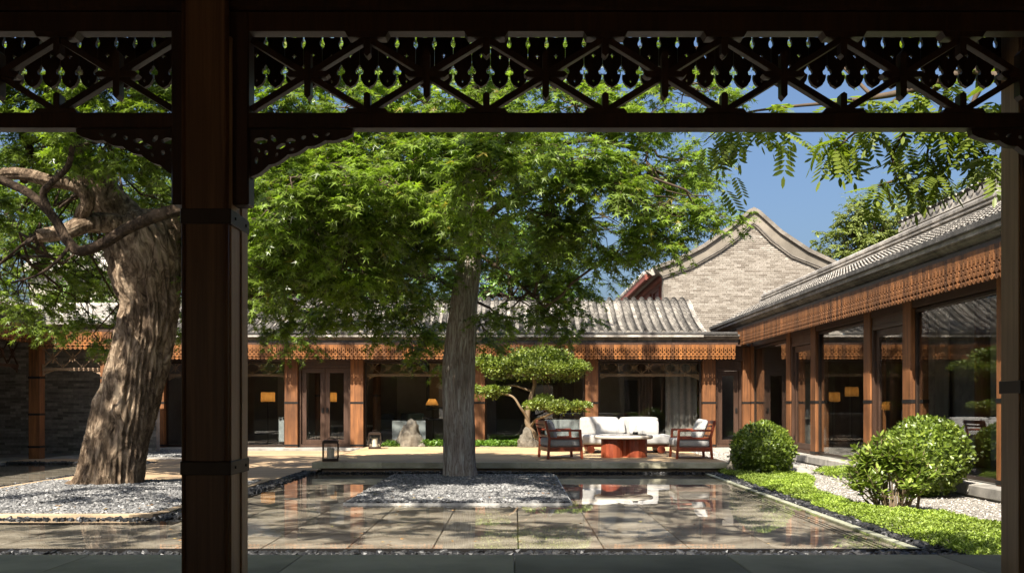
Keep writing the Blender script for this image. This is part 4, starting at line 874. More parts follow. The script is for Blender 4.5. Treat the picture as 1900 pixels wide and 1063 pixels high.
def box_cushion(sx, sy, sz, r=.04, crown=.012, seed=0):
    bm = bmesh.new(); bmesh.ops.create_cube(bm, size=1)
    for v in bm.verts: v.co = Vector((v.co.x*sx, v.co.y*sy, v.co.z*sz))
    bmesh.ops.bevel(bm, geom=list(bm.edges), offset=r, segments=4, affect='EDGES', profile=.5)
    bmesh.ops.subdivide_edges(bm, edges=[e for e in bm.edges if e.calc_length() > .12], cuts=7, use_grid_fill=True)
    for v in bm.verts:
        x, y, z = v.co.x/sx*2, v.co.y/sy*2, v.co.z/sz*2
        n_ = noise.noise(Vector((v.co.x*4+seed, v.co.y*4, v.co.z*4)))*.006
        v.co += Vector((math.copysign(1, x)*crown*max(0, 1-y*y)*max(0, 1-z*z)*(abs(x) > .9), math.copysign(1, y)*crown*max(0, 1-x*x)*max(0, 1-z*z)*(abs(y) > .9), (math.copysign(1, z)*crown*max(0, 1-x*x)*max(0, 1-y*y)+n_)*(abs(z) > .9)))
    me = bpy.data.meshes.new('cushion'); bm.to_mesh(me); bm.free(); me.polygons.foreach_set('use_smooth', [True]*len(me.polygons)); me.materials.append(M['fabric']); return me
def armchair(label, loc, rz, mir):
    # faces local +X; width along Y
    t = thing('armchair', label, 'armchair', loc, rz, 'armchairs either side of the low table')
    w, d = 0.88, 0.72; W = M['wood_red']
    for s in (-1, 1):
        y = s*(w/2-.025)
        place('leg', MB().bar((d/2-.03, y, 0), (d/2-.07, y, .575), .05, .055).mesh('leg', W, bevel=.006), t, local=True)
        place('leg', MB().bar((-d/2+.0, y, 0), (-d/2+.03, y, .42), .05, .055).bar((-d/2+.03, y, .415), (-d/2-.06, y, .76), .05, .05).mesh('leg', W, bevel=.006), t, local=True)
        place('arm', MB().box(-d/2-.01, d/2-.045, y-.028, y+.028, .545, .585).mesh('arm', W, bevel=.008), t, local=True)
        place('arm_rail', MB().box(-d/2+.04, d/2-.07, y-.018, y+.018, .39, .43).mesh('arm_rail', W, bevel=.005), t, local=True)
        place('side_rail', MB().box(-d/2+.03, d/2-.05, y-.02, y+.02, .15, .235).mesh('side_rail', W, bevel=.005), t, local=True)
    place('front_rail', MB().box(d/2-.07, d/2-.035, -w/2+.05, w/2-.05, .15, .235).mesh('front_rail', W, bevel=.005), t, local=True)
    place('back_rail', MB().box(-d/2+.0, -d/2+.04, -w/2+.05, w/2-.05, .15, .235).mesh('back_rail', W, bevel=.005), t, local=True)
    for z0, z1, off in ((.69, .76, -.055), (.625, .665, -.04), (.43, .47, .012)):
        place('back_slat', MB().box(-d/2+off-.016, -d/2+off+.016, -w/2+.05, w/2-.05, z0, z1).mesh('back_slat', W, bevel=.005), t, local=True)
    sc_ = box_cushion(.70, .80, .165, .04, .012, 3+mir)
    place('seat_cushion', sc_, t, (.01, 0, .318), local=True)
    return t
a1 = armchair('red wood armchair with pale cushions facing right, left of the low table', (0.93, 19.58, DZ), R(11), 0)
a2 = armchair('red wood armchair with pale cushions facing left, right of the low table', (3.53, 19.55, DZ), R(180), 1)
for nm, lab, loc, rot in (('cushion', 'square pale cushion leaning on the left armchair back', (.74, 19.53, .77), (R(8), R(70), R(11))), ('cushion', 'square pale cushion leaning on the right armchair back', (3.72, 19.52, .79), (R(10), R(-68), R(8)))):
    tag(place(nm, cushion_mesh(.40, .42, .16, puff=.75, seed=len(lab)), None, loc, rot=rot), lab, 'cushion', 'loose cushions on the seats')
# sofa
so = thing('sofa', 'pale grey two-seat sofa on red wooden rollers behind the low table', 'sofa', (2.46, 21.85, DZ))
place('frame', MB().box(-.93, .93, -.40, .46, .14, .20).mesh('frame', M['wood_red'], bevel=.008), so, local=True)
for x in (-.78, .78):
    rl = place('roller', MB().tube([(x, -.44, .085), (x, .40, .085)], [.088, .088], 20).mesh('roller', M['wood_red'], bevel=.006), so, local=True)
place('seat_cushion', box_cushion(1.95, .92, .21, .05, .012, 12), so, (0.02, -.02, .30), local=True)
for i, x in enumerate((-.455, .455)):
    place('back_cushion', box_cushion(.86, .24, .40, .05, .014, 15+i), so, (x-.08, .33, .585), local=True)
for i, (x, lab) in enumerate(((2.16, 'wide pale pillow leaning on the left half of the sofa back'), (2.92, 'wide pale pillow leaning on the right half of the sofa back'))):
    tag(place('pillow', cushion_mesh(.66, .34, .13, puff=.7, seed=30+i), None, (x, 21.93, .765), rot=(R(72), R(-3+6*i), 0)), lab, 'pillow', 'loose cushions on the seats')
# low table
tb = thing('low_table', 'low oval stone-topped table on curved red wood staves', 'table', (2.23, 19.9, DZ))
def oval(a, b, n=40, p=2.6): return [(a*math.copysign(abs(math.cos(t))**(2/p), math.cos(t)), b*math.copysign(abs(math.sin(t))**(2/p), math.sin(t))) for t in [2*math.pi*i/n for i in range(n)]]
ov = oval(.60, .40); mb = MB()
for k, (s, z) in enumerate(((.93, .375), (.985, .39), (1.0, .41), (1.0, .435), (.985, .45))): mb.v += [(x*s, y*s, z) for x, y in ov]
n_ = len(ov)
for k in range(4): mb.f += [(k*n_+i, k*n_+(i+1) % n_, (k+1)*n_+(i+1) % n_, (k+1)*n_+i) for i in range(n_)]
mb.f += [tuple(range(n_)), tuple(4*n_+i for i in range(n_))]
place('table_top', mb.mesh('table_top', M['table_top']), tb, local=True)
pts = []
for i in range(9): t = R(200+i*17.5); pts.append((-.24+.24*math.cos(t), -.02+.26*math.sin(t)))
for i in range(1, 8): t = R(200+i*20); pts.append((.24+.26*math.cos(t), .06+.25*math.sin(t)))
for i in range(len(pts)-1):
    p, q = Vector((*pts[i], 0)), Vector((*pts[i+1], 0))
    if (p-q).length < .2: place('stave', MB().add([(*(v.xy + off), z) for z in (0, .374) for v, off in ((p, Vector((0, 0))), (q, Vector((0, 0))), (q, Vector((0, .03))), (p, Vector((0, .03))))], [(3,2,1,0),(4,5,6,7),(0,1,5,4),(1,2,6,5),(2,3,7,6),(3,0,4,7)]).mesh('stave', M['wood_red']), tb, local=True)
place('core', MB().box(-.40, .40, .05, .2, .0, .37).mesh('core', M['wood_red']), tb, local=True)
TT = DZ+.45
tag(place('tray', MB().box(-.16, .16, -.11, .11, 0, .012).box(-.16, .16, -.11, -.10, .012, .022).box(-.16, .16, .10, .11, .012, .022).box(-.16, -.15, -.10, .10, .012, .022).box(.15, .16, -.10, .10, .012, .022).mesh('tray', M['tray']), None, (2.52, 19.82, TT)), 'dark rectangular tray on the low table', 'tray')
cr = thing('carafe', 'glass carafe with a dark drink standing on the tray', 'carafe', (2.47, 19.85, TT+.012))
place('body', MB().lathe([(.055, 0), (.062, .02), (.055, .06), (.025, .11), (.022, .14), (.04, .19)], 16).mesh('body', M['thin_glass'], smooth=True), cr, local=True)
place('drink', MB().lathe([(.05, .004), (.056, .02), (.053, .055)], 16).mesh('drink', M['tray']), cr, local=True)
for x, y, zz, lab in ((2.59, 19.80, TT+.012, 'small drinking glass on the right side of the tray'), (2.63, 19.86, TT+.012, 'small drinking glass at the back right corner of the tray'), (2.10, 19.85, TT, 'tall clear glass standing alone on the low table')):
    gl = thing('glass', lab, 'glass', (x, y, zz), group='glasses on the low table'); hh = .13 if zz == TT else .09
    place('cup', MB().lathe([(.026, 0), (.032, hh)], 14).mesh('cup', M['thin_glass'], smooth=True), gl, local=True)
# lanterns
def lantern(label, loc, s=1.0):
    t = thing('lantern', label, 'lantern', loc, R(8), 'candle lanterns on the deck'); B = M['bronze']
    w, h = .15*s, .34*s
    place('base', MB().box(-w, w, -w, w, 0, .05*s).mesh('base', B, bevel=.004), t, local=True)
    place('roof', MB().box(-w, w, -w, w, h, h+.045*s).box(-w*.85, w*.85, -w*.85, w*.85, h+.045*s, h+.06*s).mesh('roof', B, bevel=.003), t, local=True)
    for sx in (-1, 1):
        for sy in (-1, 1): place('post', MB().box(sx*w-.01*(1+sx), sx*w+.01*(1-sx), sy*w-.01*(1+sy), sy*w+.01*(1-sy), .05*s, h).mesh('post', B), t, local=True)
    for k in range(4): place('pane', MB().box(-w+.02, w-.02, -w+.008, -w+.011, .052*s, h-.002).mesh('pane', M['thin_glass']), t, rz=k*math.pi/2, local=True)
    place('candle', MB().lathe([(.07*s, .051*s), (.07*s, .25*s), (.065*s, .252*s), (.06*s, .243*s)], 18).mesh('candle', M['candle'], smooth=False), t, local=True)
    place('handle', MB().tube([(-.05*s, 0, h+.058*s), (-.05*s, 0, h+.10*s), (.05*s, 0, h+.10*s), (.05*s, 0, h+.058*s)], [.008*s]*4, 6).mesh('handle', B), t, local=True)
lantern('bronze candle lantern on the front left corner of the deck', (-3.52, 18.55, DZ), 1.0)
lantern('bronze candle lantern at the back of the deck beside a column', (-3.42, 23.7, DZ), 1.0)

# ------------------------------------------------------------------ things inside the galleries
def floor_lamp(label, loc, r=.2, h=1.55, mat=.85, sh=.28):
    t = thing('floor_lamp', label, 'lamp', loc, group='lit lamps inside the galleries')
    place('stand', MB().lathe([(.13, 0), (.13, .02), (.012, .03), (.012, h)], 12).mesh('stand', M['iron']), t, local=True)
    place('lamp_shade', MB().lathe([(r, h-sh*.35), (r*.96, h+sh*.65)], 20, cap=False).mesh('lamp_shade', M['lamp_shade'], smooth=True, norm=False), t, local=True); bulb(t, h+sh*.15, mat)
floor_lamp('lit drum floor lamp behind the leftmost window of the rear gallery', (-7.35, 28.9, .10), .21, 1.36)
floor_lamp('lit drum floor lamp behind the double glass doors', (-5.6, 29.4, .10), .21, 1.36)
floor_lamp('dim small lamp behind the bonsai in the rear gallery', (2.05, 29.2, .10), .12, 1.10, .6, .26)
floor_lamp('dim drum lamp glowing inside the right gallery, lower of two', (8.0, 24.4, .19), .18, 1.24, .32, .24)
floor_lamp('dim drum lamp glowing inside the right gallery, farther right', (8.65, 24.9, .19), .17, 1.38, .26, .24)
sd_ = thing('sideboard', 'dark sideboard carrying a small lamp inside the rear gallery', 'sideboard', (-2.2, 28.7, .10))
place('top', MB().box(-.7, .7, -.25, .25, .72, .76).mesh('top', M['inner_dark']), sd_, local=True)
for x in (-.62, .62):
    for y in (-.2, .2): place('leg', MB().box(x-.025, x+.025, y-.025, y+.025, 0, .72).mesh('leg', M['inner_dark']), sd_, local=True)
tl = thing('table_lamp', 'small lit cone-shaded table lamp on the sideboard', 'lamp', (-2.44, 28.65, .86), group='lit lamps inside the galleries')
place('base', MB().lathe([(.06, 0), (.06, .02), (.012, .03), (.012, .42)], 12).mesh('base', M['iron']), tl, local=True)
place('lamp_shade', MB().lathe([(.20, .40), (.10, .58)], 16, cap=False).mesh('lamp_shade', M['lamp_shade'], smooth=True, norm=False), tl, local=True); bulb(tl, .47, .65)
pc = thing('framed_fan', 'framed folding fan hung on the wall behind the small lamp', 'picture', (-2.15, 29.6, 1.2))
place('mount', MB().box(-.45, .75, .02, .05, 0, 1.35).mesh('mount', M['picture']), pc, local=True)
place('fan', MB().plate([(.15+.44*math.cos(R(a)), .45+.44*math.sin(R(a))) for a in range(20, 161, 10)] + [(.15+.16*math.cos(R(a)), .45+.16*math.sin(R(a))) for a in range(160, 19, -20)], [], 0, .018).mesh('fan', M['fan_paper']), pc, local=True)
place('hanging_panel', MB().box(-.55, .85, .052, .09, -.1, 1.45).mesh('hanging_panel', M['inner_dark']), pc, local=True)
def inner_chair(label, loc, rz, mat):
    t = thing('dining_chair', label, 'chair', loc, rz, 'chairs inside the rear gallery')
    place('seat', MB().box(-.24, .24, -.24, .24, .38, .46).mesh('seat', M[mat], bevel=.03, seg=2), t, local=True)
    place('backrest', MB().box(-.24, .24, .18, .25, .462, .92).mesh('backrest', M[mat], bevel=.03, seg=2), t, local=True)
    for x in (-.2, .2):
        for y in (-.2, .2): place('leg', MB().box(x-.02, x+.02, y-.02, y+.02, 0, .378).mesh('leg', M['inner_dark']), t, local=True)
inner_chair('dark upholstered chair left of the pale wall panels inside', (-3.75, 28.6, .10), R(20), 'chair_dark')
inner_chair('dark upholstered chair right of the first dark chair inside', (-3.25, 28.9, .10), R(-15), 'chair_dark')
inner_chair('olive green upholstered chair behind the big rock inside', (-2.85, 28.2, .10), R(180), 'chair_green')
def panel_thing(label, loc, w, h):
    t = thing('low_screen', label, 'screen', loc, group='low pale screens inside the glass')
    place('panel', MB().box(-w/2, w/2, -.015, .015, .12, h).mesh('panel', M['white_panel'], bevel=.004), t, local=True)
    for s in (-1, 1): place('foot', MB().box(s*w*.4-.03, s*w*.4+.03, -.12, .12, 0, .119).mesh('foot', M['inner_dark']), t, local=True)
panel_thing('low pale screen behind the big rock', (-3.0, 27.5, .10), .95, .72)
panel_thing('low pale screen just left of the column beside the glass doors', (-6.55, 27.6, .10), .32, .82)
panel_thing('low pale screen behind the left armchair', (1.35, 27.5, .10), 1.0, .75)
it = thing('inner_table', 'low table with books seen through the double doors', 'table', (-4.9, 29.6, .10))
place('top', MB().box(-.7, .7, -.35, .35, .50, .55).mesh('top', M['inner_pale']), it, local=True)
for x in (-.6, .6): place('leg', MB().box(x-.05, x+.05, -.3, .3, 0, .5).mesh('leg', M['inner_dark']), it, local=True)
tag(place('flower_bowl', MB().lathe([(.05, 0), (.12, .06), (.13, .10), (.07, .16), (.02, .18)], 12).mesh('flower_bowl', plain('red_flowers', (.35, .03, .06))), None, (-4.75, 29.5, .65)), 'small bowl of red flowers on the low inner table', 'bowl')

# ------------------------------------------------------------------ trees and plants
def spline(pts, n):
    p = np.array(pts, float); p = np.vstack([2*p[0]-p[1], p, 2*p[-1]-p[-2]]); out = []
    m = len(pts)-1
    for k in range(n+1):
        s = k/n*m; i = min(int(s), m-1); t = s-i; a, b, c, d = p[i:i+4]
        out.append(0.5*((2*b)+(-a+c)*t+(2*a-5*b+4*c-d)*t*t+(-a+3*b-3*c+d)*t**3))
    return np.array(out)
def bark_tube(name, pts, mat, nseg=64, nring=80, f=6.0, g=1.2, amp=.05, lump=.06, seed=0.0, twist=0.0, cap=True):
    sp = spline(pts, nring); mb = MB(); ref = Vector((1, 0, 0)); L = 0
    for i, q in enumerate(sp):
        d = Vector(sp[min(i+1, nring)][:3]-sp[max(i-1, 0)][:3]).normalized()
        if i: L += np.linalg.norm(q[:3]-sp[i-1][:3])
        ref = (ref-d*ref.dot(d)).normalized(); bi = d.cross(ref)
        for k in range(nseg):
            a = 2*math.pi*k/nseg; at = a+twist*L; ca, sa = math.cos(at), math.sin(at)
            r1 = abs(noise.noise(Vector((ca*f+seed, sa*f, L*g)))); r2 = noise.noise(Vector((ca*f*2.1, sa*f*2.1+seed, L*g*2.3)))
            lm = noise.noise(Vector((ca*.9+seed, sa*.9, L*1.1))) + .5*noise.noise(Vector((ca*2.2, sa*2.2+seed, L*2.6)))
            r = q[3]*(1+lump*lm) + amp*(.5-r1*1.6) + amp*.35*r2
            mb.v.append(tuple(Vector(q[:3]) + (ref*math.cos(a)+bi*math.sin(a))*r))
    for i in range(nring):
        for k in range(nseg): mb.f.append((i*nseg+k, i*nseg+(k+1) % nseg, (i+1)*nseg+(k+1) % nseg, (i+1)*nseg+k))
    if cap: mb.f.append(tuple(nring*nseg+k for k in range(nseg)))
    return mb.mesh(name, mat, smooth=True, norm=False)
def wig(rr, a, b, n, amt, sag=0.0):
    a = Vector(a); b = Vector(b); L = (b-a).length; out = []
    for i in range(n+1):
        t = i/n; p = a.lerp(b, t); k = math.sin(math.pi*t)
        out.append(p + Vector((rr.uniform(-1, 1), rr.uniform(-1, 1), rr.uniform(-1, 1)))*(amt*L*k*.5) + Vector((0, 0, sag*L*k)))
    return out
class Crown:
    def __init__(s, seed): s.rr = random.Random(seed); s.rng = np.random.default_rng(seed); s.pos = []; s.ax = []; s.nz = []; s.sz = []; s.tw = MB(); s.skel = []
    def limb(s, pts, r0, r1, n=14, seg=8):
        q = spline([(p[0], p[1], p[2]) for p in pts], n); rad = [r0+(r1-r0)*(i/n)**.8 for i in range(n+1)]
        s.tw.tube([tuple(x) for x in q], rad, seg); s.skel += [(Vector(x), r) for x, r in zip(q, rad)]
    def puff(s, c, r, nsub=14, tw=7, lv=8, size=.13, attach=True, droop=.35, fill=1.0, br=.03, spread=.42):
        rr = s.rr; c = Vector(c); nsub = int(nsub*1.45+.5); lv += 2
        if attach and s.skel:
            a = min(s.skel, key=lambda k: (k[0]-c).length + max(0, k[0].z-c.z)*.5)[0]
            w_ = wig(rr, a, c, 6, .22, .05); s.tw.tube(w_, [br*(1-.7*i/6) for i in range(7)], 6)
        else: w_ = [c-Vector((0, 0, .3)), c]
        for k in range(nsub):
            while True:
                q = Vector((rr.uniform(-1, 1), rr.uniform(-1, 1), rr.uniform(-1, 1)))
                if q.length < 1 and (q.length > .35 or rr.random() < .4): break
            p = c + Vector((q.x*r[0], q.y*r[1], q.z*r[2])); b = w_[rr.randint(len(w_)//2, len(w_)-1)]
            s.tw.tube(wig(rr, b, p, 3, .25, .04), [br*.38, br*.3, br*.22, br*.12], 4, False)
            out = Vector((q.x, q.y, q.z*.4)).normalized()
            for j in range(max(1, int(tw*fill))):
                d = (out*rr.uniform(.2, 1.0) + Vector((rr.uniform(-1, 1), rr.uniform(-1, 1), rr.uniform(-.7, .35)))).normalized()
                l = rr.uniform(.5, 1.1)*spread; st = p + Vector((rr.uniform(-1, 1), rr.uniform(-1, 1), rr.uniform(-.6, .6)))*.10
                en = st+d*l-Vector((0, 0, .15*l))
                if j < 3: s.tw.tube([st, en], [br*.14, br*.06], 3, False)
                for m in range(lv):
                    t = (m+.6)/lv; side = 1 if m % 2 else -1
                    x = st.lerp(en, t); perp = Vector((-d.y, d.x, 0)).normalized()*side
                    ax = (d*.7+perp*rr.uniform(.4, 1.1)+Vector((0, 0, -droop-rr.uniform(-.15, .5)))).normalized()
                    s.pos.append(x+ax*.03); s.ax.append(ax)
                    s.nz.append(Vector((rr.gauss(0, .45), rr.gauss(0, .45)-.12, 1.0))); s.sz.append(size*.80*rr.uniform(.5, 1.3))
    def build(s, root, leafmat, twigmat, tmpl=MAPLE, name='crown'):
        fr = frames_from(np.array([tuple(a) for a in s.ax]), np.array([tuple(a) for a in s.nz]))
        me = scatter(name, tmpl[0], tmpl[1], np.array([tuple(p) for p in s.pos]), fr, np.array(s.sz), leafmat)
        o = place(name, me, root); o['kind'] = 'stuff'
        b = place('branches', s.tw.mesh('branches', twigmat, smooth=True, norm=False), root); b['kind'] = 'stuff'
        return len(s.pos)
def sv(x, y, Y): return ((x-955)*Y/1800, Y, CAMZ+(750-y)*Y/1800)

# the middle tree
mt = thing('maple_tree', 'straight grey-barked tree rising from the square gravel bed in the pool', 'tree', (-.78, 16.7, 0))
ty = 16.65; k_ = ty/1800
tp = [(854, 908, 44), (854, 896, 37), (854, 880, 31.5), (853, 850, 29), (852, 800, 28.5), (850, 750, 28), (851, 700, 29.5), (854, 650, 28), (857, 600, 26), (862, 550, 24), (868, 500, 22), (873, 450, 20), (876, 400, 20), (880, 340, 17), (878, 260, 14), (885, 170, 10), (890, 80, 7)]
place('trunk', bark_tube('trunk', [(*sv(x, y, ty), r*k_) for x, y, r in tp], M['bark_mid'], 130, 260, 8.0, .5, .026, .05, 3.0), mt)
C = Crown(5)
C.skel += [(Vector(sv(x, y, ty)), .1) for x, y, r in tp if y < 560]
C.limb([sv(876, 430, ty), sv(930, 380, 15.6), sv(1010, 340, 14.4), sv(1110, 330, 13.4)], .09, .03)
C.limb([sv(880, 380, ty), sv(960, 300, 16.2), sv(1080, 260, 15.8), sv(1200, 280, 15.2)], .09, .03)
C.limb([sv(872, 460, ty), sv(930, 500, 16.2), sv(985, 545, 15.6), sv(1010, 570, 15.3)], .045, .015)
C.limb([sv(876, 420, ty), sv(800, 380, 15.6), sv(720, 360, 14.4), sv(640, 370, 13.6)], .09, .03)
C.limb([sv(868, 480, ty), sv(800, 480, 17.5), sv(720, 500, 18.2), sv(650, 520, 18.6)], .07, .02)
C.limb([sv(878, 300, ty), sv(820, 220, 15.6), sv(740, 150, 15.0), sv(640, 110, 14.5)], .08, .03)
C.limb([sv(880, 330, ty), sv(900, 260, 13.8), sv(910, 240, 12.2), sv(915, 270, 11.0)], .07, .02)
C.limb([sv(884, 200, ty), sv(980, 130, 16), sv(1120, 100, 15.5), sv(1260, 130, 15.0)], .07, .03)
q = random.Random(77)
def puffs(C, lst, **kw):
    for x, y, Y, rx, rz, ns, sz in lst: C.puff(sv(x, y, Y), (rx*Y/1800, rx*Y/1800*.9, rz*Y/1800), ns, size=sz, **kw)
puffs(C, [
    # right side, open with sky gaps
    (1040, 300, 13.0, 95, 45, 15, .145), (1130, 350, 13.2, 85, 45, 14, .145), (1210, 330, 14.4, 85, 50, 14, .135), (1255, 400, 14.0, 60, 42, 9, .135), (1010, 400, 13.6, 90, 50, 15, .14),
    (1100, 430, 14.2, 85, 45, 13, .135), (1180, 440, 14.8, 70, 30, 8, .13), (1280, 300, 15.0, 60, 45, 9, .13), (1010, 480, 15.2, 80, 40, 12, .13), (1070, 520, 16.2, 70, 40, 10, .13),
    (960, 560, 15.8, 75, 45, 12, .13), (1040, 590, 16.6, 60, 28, 8, .125), (930, 450, 16.0, 80, 50, 12, .13), (1240, 445, 14.0, 28, 22, 4, .135), (1325, 395, 14.0, 45, 20, 5, .125),
    (1180, 230, 14.5, 90, 50, 14, .14), (1060, 190, 14.6, 100, 50, 16, .14), (1280, 180, 15.0, 90, 45, 12, .135), (1000, 110, 15.4, 110, 50, 13, .14), (1150, 100, 15.6, 110, 50, 13, .14), (1300, 90, 15.8, 90, 45, 8, .135),
    # centre and near leaves
    (910, 320, 11.0, 85, 55, 12, .15), (880, 390, 12.0, 70, 50, 9, .15), (960, 270, 11.6, 80, 45, 11, .15), (830, 290, 12.6, 90, 55, 14, .15), (900, 210, 13.0, 110, 55, 14, .15), (880, 110, 14.0, 120, 55, 13, .15),
    # left half, dense and sunlit
    (760, 330, 13.2, 95, 60, 16, .145), (680, 300, 13.4, 90, 60, 16, .14), (590, 300, 13.4, 85, 55, 16, .14), (520, 330, 13.2, 80, 60, 15, .14), (640, 390, 13.8, 90, 55, 16, .14),
    (560, 420, 13.8, 85, 55, 15, .14), (490, 440, 13.4, 70, 60, 14, .14), (740, 430, 14.4, 90, 55, 15, .14), (800, 400, 14.6, 75, 55, 12, .14), (680, 480, 15.2, 85, 50, 14, .135),
    (600, 510, 15.4, 80, 45, 13, .135), (520, 520, 14.6, 75, 50, 13, .14), (760, 510, 16.4, 80, 50, 13, .13), (700, 560, 17.4, 85, 40, 13, .125), (600, 570, 17.8, 80, 35, 11, .125),
    (790, 570, 18.0, 60, 45, 10, .125), (500, 580, 16.4, 60, 35, 9, .13), (760, 620, 18.8, 55, 35, 8, .12), (555, 620, 18.4, 50, 30, 7, .12), (800, 650, 19.2, 30, 28, 4, .12), (690, 610, 18.6, 50, 25, 6, .12),
    (760, 220, 13.8, 100, 55, 15, .145), (640, 200, 13.8, 100, 55, 15, .145), (530, 200, 13.8, 90, 55, 13, .14), (700, 110, 14.4, 120, 55, 13, .145), (560, 110, 14.4, 100, 50, 11, .14),
    (900, 620, 17.0, 40, 28, 4, .12), (520, 400, 12.3, 55, 32, 7, .14), (610, 375, 12.2, 55, 32, 7, .14), (690, 420, 12.6, 55, 30, 7, .14), (560, 465, 12.7, 55, 30, 7, .14), (495, 500, 12.8, 45, 35, 6, .14), (645, 330, 12.0, 55, 30, 7, .14), (640, 500, 13.6, 55, 30, 7, .135), (720, 345, 12.2, 50, 30, 6, .14), (540, 330, 12.0, 50, 30, 6, .14), (560, 370, 16.2, 110, 70, 18, .13), (700, 380, 16.6, 110, 70, 18, .13), (620, 460, 17.4, 110, 60, 17, .125), (500, 300, 15.8, 90, 70, 14, .13), (640, 260, 15.8, 110, 60, 16, .13), (800, 300, 16.0, 90, 60, 12, .13), (500, 480, 17.0, 80, 60, 13, .125), (740, 470, 17.8, 90, 50, 13, .12), (960, 640, 17.6, 40, 25, 0, .12),
], tw=7, lv=7)
C.limb([sv(890, 80, ty), (-1.0, 15.6, 8.6), (-1.6, 14.0, 9.2), (-2.4, 12.6, 9.2)], .07, .02)
C.limb([(-1.0, 15.6, 8.6), (.2, 14.6, 9.2), (1.2, 13.4, 9.2)], .05, .02)
C.limb([(-1.0, 15.6, 8.6), (-1.6, 18.0, 9.2), (-2.4, 20.5, 9.2)], .06, .02); C.limb([(-1.6, 18.0, 9.2), (-4.0, 20.0, 9.0), (-6.4, 21.2, 8.8)], .05, .02)
for c in ((-8.0, 21.4, 8.6), (-6.8, 22.2, 9.0), (-6.0, 20.8, 8.8), (-5.0, 22.0, 9.2), (-4.2, 20.6, 9.0), (-3.4, 21.8, 9.3), (-2.4, 20.8, 9.2), (-1.6, 22.2, 9.2), (-.8, 21.0, 9.2), (.2, 22.0, 9.0), (1.0, 21.0, 8.8), (-7.4, 20.0, 8.4), (-5.4, 19.4, 8.6), (-1.8, 19.6, 9.0), (-3.0, 23.0, 9.0), (.6, 20.0, 8.7)):
    C.puff(c, (.8, .75, .45), 7, tw=5, lv=7, size=.14)
print('maple leaves', C.build(mt, M['leaf_maple'], M['twig']))

# the old leaning tree
ot = thing('old_tree', 'massive old leaning tree with gnarled furrowed trunk on the left gravel island', 'tree', (-6.25, 14.9, 0))
oy = 14.9; ok = oy/1800
op = [(196, 915, 68), (200, 900, 60), (208, 860, 56), (220, 810, 55), (234, 760, 55), (247, 710, 53), (260, 660, 50), (272, 610, 48), (279, 565, 49), (277, 530, 56), (272, 495, 64), (268, 465, 68), (262, 440, 66), (256, 418, 55), (250, 402, 36)]
place('trunk', bark_tube('trunk', [(*sv(x, y, oy), r*ok) for x, y, r in op], M['bark_old'], 220, 320, 6.0, 1.5, .070, .13, 9.0, .35), ot)
def limb_part(pts, r0, r1, amp=.02, mat='bark_old', ns=40, nr=70):
    n = len(pts); place('limb', bark_tube('limb', [(*p, r0+(r1-r0)*i/(n-1)) for i, p in enumerate(pts)], M[mat], ns, nr, 3.0, 1.6, amp, .10, q.uniform(0, 50)), ot)
limb_part([sv(258, 440, 14.9), sv(225, 400, 14.9), sv(195, 365, 14.8), sv(178, 335, 14.7), sv(150, 290, 14.6), sv(140, 200, 14.4), sv(170, 90, 14.2)], .33, .12, .03)
limb_part([sv(240, 425, 14.6), sv(205, 415, 14.4), sv(160, 415, 14.2), sv(120, 430, 14.0), sv(70, 438, 13.9)], .17, .09)
limb_part([sv(150, 405, 14.2), sv(163, 370, 14.0), sv(140, 345, 13.9), sv(90, 335, 13.8), sv(30, 322, 13.8), sv(-60, 330, 13.8)], .10, .07)
limb_part([sv(300, 450, 14.9), sv(350, 405, 14.9), sv(420, 385, 14.8), sv(500, 420, 14.7), sv(570, 470, 14.9), sv(640, 475, 15.3), sv(700, 485, 15.6)], .26, .06, .02)
limb_part([sv(560, 468, 14.9), sv(622, 480, 14.6), sv(634, 440, 14.5), sv(618, 400, 14.4), sv(640, 340, 14.4)], .10, .05, .012)
limb_part([sv(420, 560, 15.2), sv(480, 545, 15.4), sv(560, 540, 15.8), sv(640, 550, 16.2)], .07, .03, .008, 'bark_limb', 20, 30)
limb_part([sv(340, 440, 14.9), sv(380, 500, 15.0), sv(420, 560, 15.2)], .14, .07, .01, 'bark_limb', 24, 30)
limb_part([sv(345, 385, 13.5), sv(285, 402, 13.4), sv(235, 425, 13.4), sv(195, 450, 13.4), sv(150, 466, 13.4), sv(125, 447, 13.4), sv(100, 405, 13.4), sv(55, 360, 13.4), sv(-20, 325, 13.4)], .085, .055, .008, 'bark_limb', 28, 80)
limb_part([sv(96, 402, 13.4), sv(80, 360, 13.3), sv(95, 340, 13.2), sv(125, 310, 13.1), sv(135, 270, 13.0)], .05, .035, .006, 'bark_limb', 20, 40)
limb_part([sv(130, 455, 13.4), sv(110, 480, 13.2), sv(70, 510, 13.1), sv(20, 525, 13.0)], .03, .012, .003, 'bark_limb', 12, 24)
limb_part([sv(40, 250, 14.5), sv(55, 280, 14.5), sv(40, 320, 14.5), sv(45, 335, 14.4)], .05, .06, .008, 'bark_limb', 16, 24)
C = Crown(8)
for a in ((178, 335, 14.7), (150, 290, 14.6), (140, 200, 14.4), (170, 90, 14.2), (70, 438, 13.9), (30, 322, 13.8), (135, 270, 13), (100, 405, 13.4), (20, 525, 13), (500, 420, 14.7), (640, 340, 14.4), (350, 405, 14.9)): C.skel.append((Vector(sv(*a)), .05))
C.limb([sv(150, 260, 14.5), sv(220, 200, 14.2), sv(300, 170, 14.0), sv(380, 180, 13.8)], .10, .04)
C.limb([sv(140, 200, 14.4), sv(60, 150, 14.0), sv(-60, 130, 13.6), sv(-200, 150, 13.2)], .10, .04)
C.limb([sv(170, 90, 14.2), sv(200, -40, 13.0), sv(260, -150, 11.5), sv(330, -260, 10.3)], .11, .04)
C.limb([sv(160, 120, 14.2), sv(20, 0, 12.6), sv(-120, -150, 11), sv(-200, -260, 10.0)], .10, .04)
